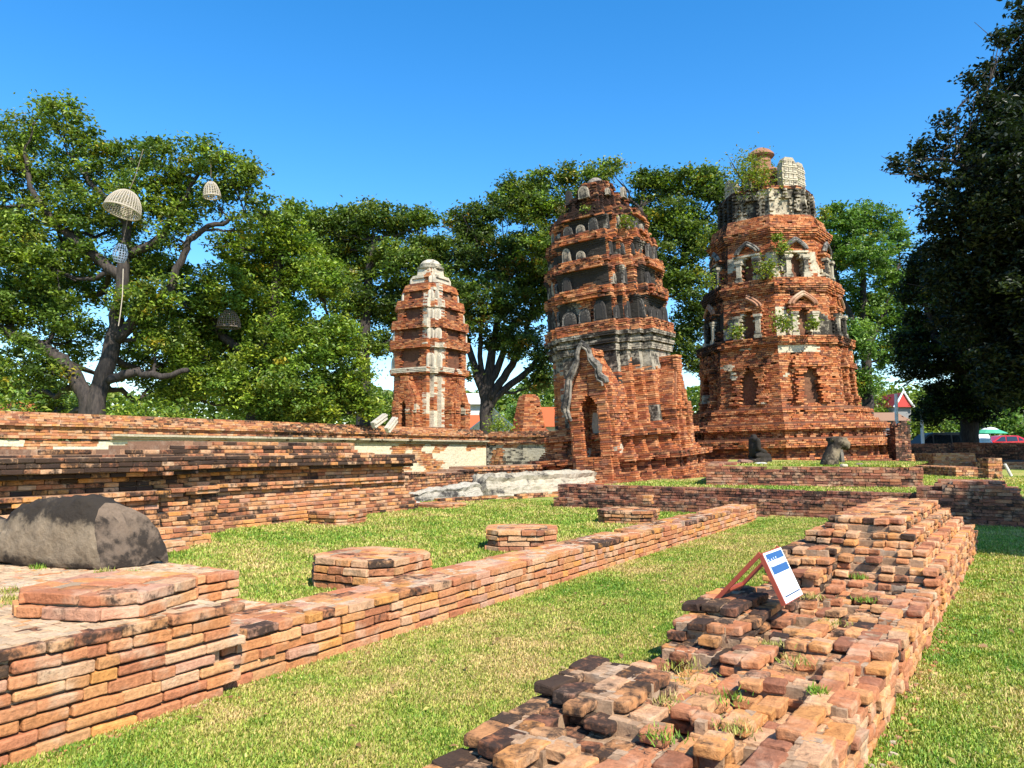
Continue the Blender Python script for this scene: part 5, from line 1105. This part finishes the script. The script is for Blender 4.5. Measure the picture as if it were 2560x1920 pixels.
# loose stones and a few fallen bricks
for i, (px, py, z, sz, tn, lab) in enumerate(((1902, 1163, 1.152, (.34, .2, .10), (.55, .52, .46), "pale loose stone at the foot of the seated statue"), (1862, 1160, 1.152, (.5, .35, .16), (.25, .14, .10), "dark loose brick lump left of the seated statue"), (2150, 1165, 1.152, (.28, .2, .09), (.2, .15, .12), "dark loose brick right of the leaning statue trunk"),
        (2110, 1168, 1.152, (.22, .18, .10), (.5, .4, .28), "pale loose stone at the foot of the leaning statue trunk"), (925, 1275, 0, (.42, .3, .18), (.5, .47, .4), "pale boulder at the far end of the moulded terrace"), (1030, 1266, 0, (.5, .4, .16), (.5, .47, .4), "low pale stone left of the thin stucco moulding"))):
    mb = MB(); V, Qq = grid_box(np.linspace(-1, 1, 6), np.linspace(-1, 1, 6), np.linspace(-1, 1, 5)); r = np.linalg.norm(V, axis=1, keepdims=True); V = V / r ** .75; V = V + np.stack([vn(V + i * 9, 1.6, 1), vn(V + i * 9, 1.6, 2), vn(V + i * 9, 1.6, 3)], 1) * .2; V = V * np.array(sz) / 2; V[:, 2] += sz[2] * .4
    mb.add(V, Qq, tint=tn, stain=.3); o = mb.build("loose_stone", M_STONE); o.location = G(px, py, z); o.rotation_euler = (0, 0, i * .7); tag(o, lab, "stone")

# ================================================================== A-FRAME NOTICE ON THE NEAR RUIN
M_RED = simple("red_brown_paint", (.30, .055, .03), .45); M_WHITE = simple("white_board", (.80, .80, .78), .5); M_BLUE = simple("blue_panel", (.02, .085, .24), .5); M_DKBLUE = simple("dark_blue_line", (.015, .05, .13), .5); M_GREY = simple("grey_print", (.55, .50, .52), .6); M_INK = simple("white_lettering", (.82, .82, .82), .5)
sb = np.array([(-1.275, 5.86, .468), (-1.245, 6.32, .468)]); ex = sb[1] - sb[0]; W_ = np.linalg.norm(ex); ex = ex / W_
bk = np.array([-ex[1], ex[0], 0]); upv = np.array([0, 0, 1.0]) * .36 + bk * .165; HB = np.linalg.norm(upv); ey = upv / HB; ez = np.cross(ex, ey)
Mb = np.stack([ex, ey, ez], 1)
SG = empty("notice_board", tuple((sb[0] + sb[1]) / 2 + bk * .15)); tag(SG, "small A-frame notice with red-brown legs and blue and white sheet on the ruined wall", "notice board")
def sbox(mb, x0, x1, y0, y1, z0, z1):   # in board space, metres
    c = np.array([(x0 + x1) / 2, (y0 + y1) / 2, (z0 + z1) / 2]); mb.box(sb[0] + Mb @ c, (x1 - x0, y1 - y0, z1 - z0), M=Mb)
org = np.array(SG.location)
mb = MB(); t_ = .022
sbox(mb, -.005, t_, 0, HB, -.02, .012); sbox(mb, W_ - t_, W_ + .005, 0, HB, -.02, .012); sbox(mb, t_ + .001, W_ - t_ - .001, HB - t_, HB, -.02, .011); sbox(mb, t_ + .001, W_ - t_ - .001, 0, t_, -.02, .011)
mb.build("frame", M_RED, parent=SG, origin=org)
mb = MB(); sbox(mb, .006, W_ - .006, .008, HB - .008, .0125, .0165); bd = mb.build("board", M_WHITE, parent=SG, origin=org)
mb = MB(); sbox(mb, .03, W_ - .03, HB * .555, HB * .945, .0167, .0187); mb.build("blue_panel", M_BLUE, parent=bd, origin=org)
mb = MB(); sbox(mb, .04, W_ - .03, .045, .055, .0167, .0187)
mb.build("line", M_DKBLUE, parent=bd, origin=org)
mb = MB()   # thin outline drawing and dotted print on the white half
pts = [sb[0] + Mb @ np.array([W_ * x, HB * y, .018]) for x, y in ((.26, .50), (.19, .49), (.17, .43), (.21, .36), (.27, .31), (.28, .24), (.26, .17), (.21, .15), (.20, .18))]; tube(mb, pts, .0022, 5)
for r_ in range(5):
    for c_ in range(9):
        x = .42 + c_ * .055 + .01 * math.sin(r_ * 5 + c_); y = .24 + r_ * .045 + c_ * .006
        if (c_ * 7 + r_ * 3) % 4: sbox(mb, W_ * x, W_ * (x + .022), HB * y, HB * (y + .012), .0167, .0180)
mb.build("print", M_GREY, parent=bd, origin=org)
fc = bpy.data.curves.new("lettering", 'FONT'); fc.body = "ห้ามปีนป่ายโบราณสถาน"; fc.size = .082; fc.align_x = 'CENTER'; fc.extrude = .0008; fc.offset = .0012
fo = bpy.data.objects.new("lettering", fc); col.objects.link(fo); fo.parent = bd
bpy.context.view_layer.update()
wd_ = max(.01, fo.dimensions.x); k_ = (W_ - .075) / wd_
Mt = Matrix([[*Mb[0], 0], [*Mb[1], 0], [*Mb[2], 0], [0, 0, 0, 1]]); pt_ = sb[0] + Mb @ np.array([W_ / 2, HB * .70, .0195]) - org
for r_ in range(3):
    for c_ in range(3): Mt[r_][c_] = float(Mb[r_, c_])
    Mt[r_][3] = float(pt_[r_])
fo.matrix_local = Mt @ Matrix.Diagonal((k_, max(k_, .9), 1, 1)); fc.materials.append(M_INK)
bpy.context.view_layer.update(); dg_ = bpy.context.evaluated_depsgraph_get(); me_ = bpy.data.meshes.new_from_object(fo.evaluated_get(dg_)); lo_ = bpy.data.objects.new("lettering", me_); col.objects.link(lo_); lo_.parent = bd; lo_.matrix_local = fo.matrix_local.copy(); bpy.data.objects.remove(fo)
tops = [sb[0] + ey * HB, sb[1] + ey * HB]
for q in tops:
    f = q + bk * .36; f[2] = .44; mb = MB(); d_ = q - f; L_ = np.linalg.norm(d_); zz = d_ / L_; xx = ex; yy = np.cross(zz, xx); yy /= np.linalg.norm(yy); mb.box((q + f) / 2, (.024, .03, L_), M=np.stack([xx, yy, zz], 1)); mb.build("leg", M_RED, parent=SG, origin=org)
mb = MB(); f0, f1 = tops[0] + bk * .30, tops[1] + bk * .30; f0[2] = f1[2] = .51; mb.box((f0 + f1) / 2, (W_ - .03, .03, .03), M=np.stack([ex, bk, [0, 0, 1.0]], 1)); mb.build("crossbar", M_RED, parent=SG, origin=org)

# ================================================================== WICKER CAGES IN THE TREE
M_WICK = simple("wicker", (.42, .36, .28), .8); M_WICK2 = simple("dark_wicker", (.16, .12, .09), .8); M_WIRE = simple("blue_grey_wire", (.25, .32, .42), .5)
def cage(label, px, py, wpx, depth, h_ratio, mat, tilt=(0, 0), nh=9, nm=26, shape='dome', rim=True, r_=.014):
    c = D(px, py, depth); Rr = wpx * depth / FPX / 2; Hh = Rr * 2 * h_ratio; t = empty("wicker_cage", c); t.rotation_euler = (tilt[0], tilt[1], YAW); tag(t, label, "cage", "wicker cages hanging in the big tree")
    mb = MB(); prof = (lambda q: math.cos(q * math.pi / 2 * .93) ** .45) if shape == 'dome' else (lambda q: .35 + .65 * math.sin(math.pi * (q * .8 + .15)))
    for i in range(nh):
        q = i / (nh - 1); rr = Rr * prof(q); a = np.linspace(0, 2 * math.pi, 33); tube(mb, np.stack([np.cos(a) * rr, np.sin(a) * rr, np.full(33, q * Hh)], 1), r_, 5, cap=False)
    for j in range(nm):
        a = j / nm * 2 * math.pi; tube(mb, [(math.cos(a) * Rr * prof(q), math.sin(a) * Rr * prof(q), q * Hh) for q in np.linspace(0, 1, 12)], r_, 5)
    mb.build("lattice", mat, parent=t)
    if rim:
        mb = MB(); a = np.linspace(0, 2 * math.pi, 41); tube(mb, np.stack([np.cos(a) * Rr * 1.02, np.sin(a) * Rr * 1.02, np.full(41, 0)], 1), r_ * 2.2, 6, cap=False); mb.build("rim", mat, parent=t)
    mb = MB(); tube(mb, [(0, 0, Hh), (.05, 0, Hh + .7), (.0, 0, Hh + 1.9)], .012, 5); mb.build("hanger", M_WICK2, parent=t); return t
cage("large pale wicker dome cage hanging tilted in the upper boughs", 305, 528, 88, 28.2, .62, M_WICK, (R(-12), R(9)), nh=14, nm=40, r_=.013)
cage("smaller wicker cage half hidden by leaves, right of the large dome cage", 530, 492, 42, 31.6, .9, M_WICK, (0, R(-6)), nh=9, nm=20)
cage("bluish wire cage hanging beside the fork of the dark trunk", 297, 655, 34, 29.0, 1.35, M_WIRE, (R(8), R(12)), shape='lantern', nh=8, nm=14, rim=False)
cage("dark wicker cage almost lost among the leaves of the bright tree", 572, 818, 56, 35.6, .75, M_WICK2, (0, 0))
cage("dark wire cage just above the coping under the bright bushy tree", 770, 1034, 54, 37.6, .7, M_WICK2, (0, 0))
mb = MB(); tube(mb, [D(308, 672, 29.0), D(306, 740, 29.0), D(300, 790, 29.0), D(296, 815, 29.0)], .018, 6); o = mb.build("rope", M_WICK, origin=tuple(D(296, 815, 29.0))); tag(o, "thin pale rope dangling below the bluish wire cage", "rope")

# ================================================================== CARS, HOUSES, POLES BEYOND THE RUINS
M_GLASS = simple("dark_glass", (.015, .018, .022), .08, 0, .8); M_TYRE = simple("tyre_rubber", (.02, .02, .02), .9); M_RIM = simple("alloy_rim", (.5, .5, .52), .3, .9); M_LAMP = simple("lamp_glass", (.7, .7, .65), .1)
def vehicle(name, label, cat, px, py, depth, z0, L, Wd, prof, glass, mat, rot, wheels=(.2, .8), wr=.33):
    """prof: side outline (x 0..L, z); glass: window quads on the side"""
    c = D(px, py, depth); t = empty(name, (c[0], c[1], z0), rot); tag(t, label, cat)
    P = np.array(prof, float); n = len(P); zmax = P[:, 1].max(); mb = MB()
    def wid(z): return Wd / 2 * (1 - .16 * max(0, (z - zmax * .55) / (zmax * .45)) ** 1.3) if z > zmax * .55 else Wd / 2 * (1 - .05 * max(0, (.5 - z)))
    rows = []
    for k in (-1, -.93, .93, 1):
        s_ = .965 if abs(k) == 1 else 1.0; cc = P.mean(0)
        rows.append(np.array([((x - cc[0]) * s_ + cc[0] - L / 2, k * wid(z), (z - cc[1]) * s_ + cc[1]) for x, z in P]))
    V = np.concatenate(rows); Q = [(r * n + i, r * n + (i + 1) % n, (r + 1) * n + (i + 1) % n, (r + 1) * n + i) for r in range(3) for i in range(n)]
    T = []
    for r in (0, 3):
        V = np.concatenate([V, [rows[r].mean(0)]]); k = len(V) - 1
        T += [(k, r * n + i, r * n + (i + 1) % n) if r == 0 else (k, r * n + (i + 1) % n, r * n + i) for i in range(n)]
    mb.add(V, Q, T); mb.build("body", mat, parent=t)
    for g in glass:
        for sd_ in (-1, 1):
            mb = MB(); g_ = np.array(g, float); q = np.array([(x - L / 2, sd_ * (wid(z) + .006), z) for x, z in g_]); k = len(q); q2 = q.copy(); q2[:, 1] -= sd_ * .05
            mb.add(np.concatenate([q, q2]), [(i, (i + 1) % k, k + (i + 1) % k, k + i) for i in range(k)], [(0, i, i + 1) for i in range(1, k - 1)]); mb.build("window", M_GLASS, parent=t)
    for f in wheels:
        for sd_ in (-1, 1):
            w_ = empty("wheel", (0, 0, 0)); bpy.data.objects.remove(w_)
            mb = MB(); a = np.arange(20) / 20 * 2 * math.pi; x = f * L - L / 2
            ring = lambda r, y: np.stack([x + np.cos(a) * r, np.full(20, y), wr + np.sin(a) * r], 1)
            V = np.concatenate([ring(wr * .6, sd_ * (Wd / 2 + .01)), ring(wr * .96, sd_ * (Wd / 2 + .01)), ring(wr, sd_ * (Wd / 2 - .04)), ring(wr, sd_ * (Wd / 2 - .2))]); mb.add(V, [(k * 20 + i, k * 20 + (i + 1) % 20, (k + 1) * 20 + (i + 1) % 20, (k + 1) * 20 + i) for k in range(3) for i in range(20)])
            wo = mb.build("wheel", M_TYRE, parent=t); mb = MB(); V = np.concatenate([ring(wr * .6, sd_ * (Wd / 2 + .004)), [[x, sd_ * (Wd / 2 + .02), wr]]]); mb.add(V, None, [(20, i, (i + 1) % 20) for i in range(20)]); mb.build("rim", M_RIM, parent=wo)
    for sd_ in (-1, 1):
        mb = MB(); mb.box((-L / 2 + .12, sd_ * Wd * .36, zmax * .44), (.2, .3, .14)); mb.build("headlight", M_LAMP, parent=t)
    return t
M_VAN = simple("dark_grey_paint", (.035, .037, .042), .5, .0); M_CARR = simple("red_paint", (.42, .012, .015), .22); M_CARS = simple("silver_paint", (.55, .57, .6), .25, .4); M_CARW = simple("white_paint", (.8, .8, .8), .3)
vehicle("parked_van", "dark grey van parked in the shade behind the low brick walls", "van", 2335, 1115, 56, .75, 5.0, 1.9, [(0, .35), (.0, .85), (.15, 1.05), (.95, 1.22), (1.75, 1.95), (2.2, 2.08), (4.7, 2.10), (4.95, 1.95), (5.0, 1.0), (5.0, .35)],
        [[(1.15, 1.25), (2.0, 1.25), (2.0, 1.88), (1.82, 1.85)], [(2.12, 1.25), (3.3, 1.25), (3.3, 1.9), (2.12, 1.9)], [(3.42, 1.25), (4.75, 1.25), (4.7, 1.88), (3.42, 1.9)]], M_VAN, YAW - .05)
CARP = [(0, .3), (0, .7), (.25, .85), (1.15, .98), (1.9, 1.42), (2.3, 1.5), (3.4, 1.48), (4.1, 1.15), (4.35, 1.05), (4.4, .3)]
CARG = [[(1.4, 1.0), (2.3, 1.02), (2.3, 1.4), (1.98, 1.37)], [(2.4, 1.02), (3.3, 1.04), (3.25, 1.4), (2.4, 1.4)], [(3.4, 1.05), (3.85, 1.08), (3.4, 1.36)]]
vehicle("parked_car", "red car parked behind the long shaded brick wall", "car", 2498, 1112, 66, 1.25, 4.4, 1.75, [(x, z * 1.05) for x, z in CARP], [[(x, z * 1.05) for x, z in g] for g in CARG], M_CARR, YAW - .05)
vehicle("parked_car", "silver car parked at the right edge behind the red car", "car", 2570, 1108, 66, 1.1, 4.4, 1.75, CARP, CARG, M_CARS, YAW - .3)
vehicle("parked_car", "white car parked beside the dark trunk, left of the red car", "car", 2448, 1112, 64, 1.15, 3.6, 1.7, [(x * .8, z * 1.15) for x, z in CARP], [[(x * .8, z * 1.15) for x, z in g] for g in CARG], M_CARW, YAW + 1.1)
mb = MB(); mb.box((15, 72, .5), (60, 34, .9)); o = mb.build("parking_ground", simple("grey_asphalt", (.09, .09, .09), .95)); tag(o, kind='structure')
# green and white stall umbrella
c = D(2476, 1100, 62); U = empty("stall_umbrella", (c[0], c[1], .95)); tag(U, "green and white stall umbrella behind the red car", "umbrella")
mb = MB(); lathe(mb, [(1.25, 1.95), (1.2, 2.0), (.6, 2.28), (0, 2.45)], (0, 0, 0), 10); mb.build("canopy", simple("green_cloth", (.05, .35, .2), .8), parent=U)
mb = MB(); lathe(mb, [(.62, 2.28), (.4, 2.4), (0, 2.5)], (0, 0, 0), 10); mb.build("top_panel", M_WHITE, parent=U)
mb = MB(); tube(mb, [(0, 0, 0), (0, 0, 1.2), (0, 0, 2.5)], .03, 8); mb.build("pole", M_WHITE, parent=U)
# pale poles
M_POLE = simple("pale_concrete", (.8, .8, .77), .8)
for px, yt, yb, d, lab in ((2242, 985, 1082, 50, "taller pale pole in front of the red-roofed house"), (2306, 1024, 1095, 52, "shorter pale pole rising behind the dark van")):
    a, b = D(px, yb, d), D(px - 2, yt, d); mb = MB(); tube(mb, [(a[0], a[1], .5), (a + b) / 2, b], [.12, .11, .10], 10); o = mb.build("pole", M_POLE, origin=(a[0], a[1], .5)); tag(o, lab, "pole", "pale poles by the car park")
# houses
M_TILE_O = simple("orange_roof_tile", (.42, .085, .02), .7); M_TILE_R = simple("red_roof_tile", (.45, .04, .03), .7); M_WALLP = simple("pale_wall", (.55, .54, .52), .8); M_WALLG = simple("grey_wall", (.22, .22, .22), .9)
def house(label, px, depth, w_, dp, eave, ridge, roofm, wallm, rot=YAW, z0=0., gable=False, trim=None, cat="house"):
    c = D(px, 1124, depth); t = empty("house", (c[0], c[1], z0), rot); tag(t, label, cat)
    mb = MB(); mb.box((0, 0, eave / 2), (w_ * .9, dp * .86, eave)); mb.build("wall", wallm, parent=t)
    mb = MB(); ov = .3
    if gable: prof = [(-w_ / 2, eave - .05), (0, ridge), (w_ / 2, eave - .05)]; prism(mb, [(-w_ / 2, eave - .12), (w_ / 2, eave - .12), (0, ridge)], (0, -dp / 2, 0), (1, 0, 0), (0, 0, 1), (0, 1, 0), dp)
    else: prism(mb, [(-dp / 2 - ov, eave - .1), (dp / 2 + ov, eave - .1), (0, ridge)], (-w_ / 2, 0, 0), (0, 1, 0), (0, 0, 1), (1, 0, 0), w_)
    rf = mb.build("roof", roofm, parent=t)
    if trim is not None:
        mb = MB(); s_ = 1 if gable else 0
        for sg in (-1, 1):
            a = np.array([sg * w_ / 2 * 1.04, -dp / 2 - .08, eave - .15]); b = np.array([0, -dp / 2 - .08, ridge + .15]); tube(mb, [a, (a + b) / 2 + np.array([0, 0, -.1]), b, b + np.array([0, 0, .5])], [.12, .12, .1, .04], 6)
        mb.build("gable_trim", trim, parent=rf)
    for i in range(max(1, int(w_ / 2.4))):
        f = MB(); x = -w_ * .36 + i * 2.2; f.box((x, -dp * .43 - .02, eave * .58), (1.0, .08, 1.1)); fo_ = f.build("window", M_WHITE, parent=t); g = MB(); g.box((x, -dp * .43 - .05, eave * .58), (.84, .06, .94)); g.build("pane", M_GLASS, parent=fo_)
    return t
house("orange tiled roof glimpsed between small tower and fan of trunks", 1192, 88, 2.6, 4, 3.6, 5.6, M_TILE_O, M_WALLP)
house("long orange tiled roof behind the little bell-shaped ruin", 1352, 86, 4.2, 6, 4.2, 6.4, M_TILE_O, M_WALLP)
house("white pavilion with pointed gable under the fan of dark trunks", 1236, 74, 5.0, 6, 3.3, 5.2, simple("white_roof", (.75, .75, .77), .6), M_WALLP, gable=True, trim=M_WHITE)
house("pale two-storey building behind the fan of dark trunks", 1165, 100, 4.5, 5, 7.5, 9.0, M_WALLP, M_WALLP)
house("house with red gabled roof and white trim right of the tall tower", 2232, 92, 2.3, 6, 6.7, 8.3, M_TILE_R, M_WALLG, gable=True, trim=M_WHITE)
house("grey house with brown roof low behind the tall tower's right foot", 2192, 74, 4.2, 5, 4.4, 5.2, simple("brown_roof", (.25, .14, .08), .8), M_WALLG)

# brick crumbs, soil and dry leaves along the feet of the near walls
V = []; mb = MB(); k = 900
edge = [((-4.22, 1.5), (-4.20, 3.35)), ((-4.3, 3.5), (-4.3, 17.3)), ((-4.3, 3.5), (-4.3, 9.0)), (tuple(Fw(-.04, 2.2)[:2]), tuple(Fw(-.04, 9)[:2])), (tuple(Fw(FW_W + .05, 3.0)[:2]), tuple(Fw(FW_W + .05, 13)[:2])), (tuple(Fw(FW_W + .05, 3.0)[:2]), tuple(Fw(FW_W + .05, 8)[:2]))]
C = []
for i in range(k):
    a, b = edge[i % len(edge)]; t = rng.random(); C.append((a[0] + (b[0] - a[0]) * t + rng.normal(0, .05), a[1] + (b[1] - a[1]) * t + rng.normal(0, .05), .006))
C = np.array(C); put_bricks(mb, C, np.stack([rng.uniform(.012, .05, k), rng.uniform(.01, .035, k), rng.uniform(.008, .026, k)], 1), rng.uniform(0, 3.1, k), pick(np.concatenate([PAL_RUIN, [(.42, .34, .24)]]), k, .2), rng.uniform(0, .6, k), 'mid', rad=.004, disp=.004, tilt=.2)
o = mb.build("brick_crumbs", M_BRICK); tag(o, "brick crumbs and chips scattered along the foot of the near walls", "rubble", kind='stuff')
mb = MB(); k = 420; C = np.stack([rng.uniform(-4.2, 1.2, k), rng.uniform(2.5, 12, k), np.full(k, .035)], 1); C2 = np.stack([rng.uniform(-12, -5, 160), rng.uniform(4, 16, 160), np.full(160, .035)], 1); C = np.concatenate([C, C2])
leaf_cloud(mb, C, .055, pick(np.array([(.34, .22, .08), (.42, .30, .12), (.25, .14, .06), (.45, .38, .10)]), len(C), .3), up=2.0); o = mb.build("fallen_leaves", M_LEAF); tag(o, "dry fallen leaves scattered over the lawn", "leaves", kind='stuff')
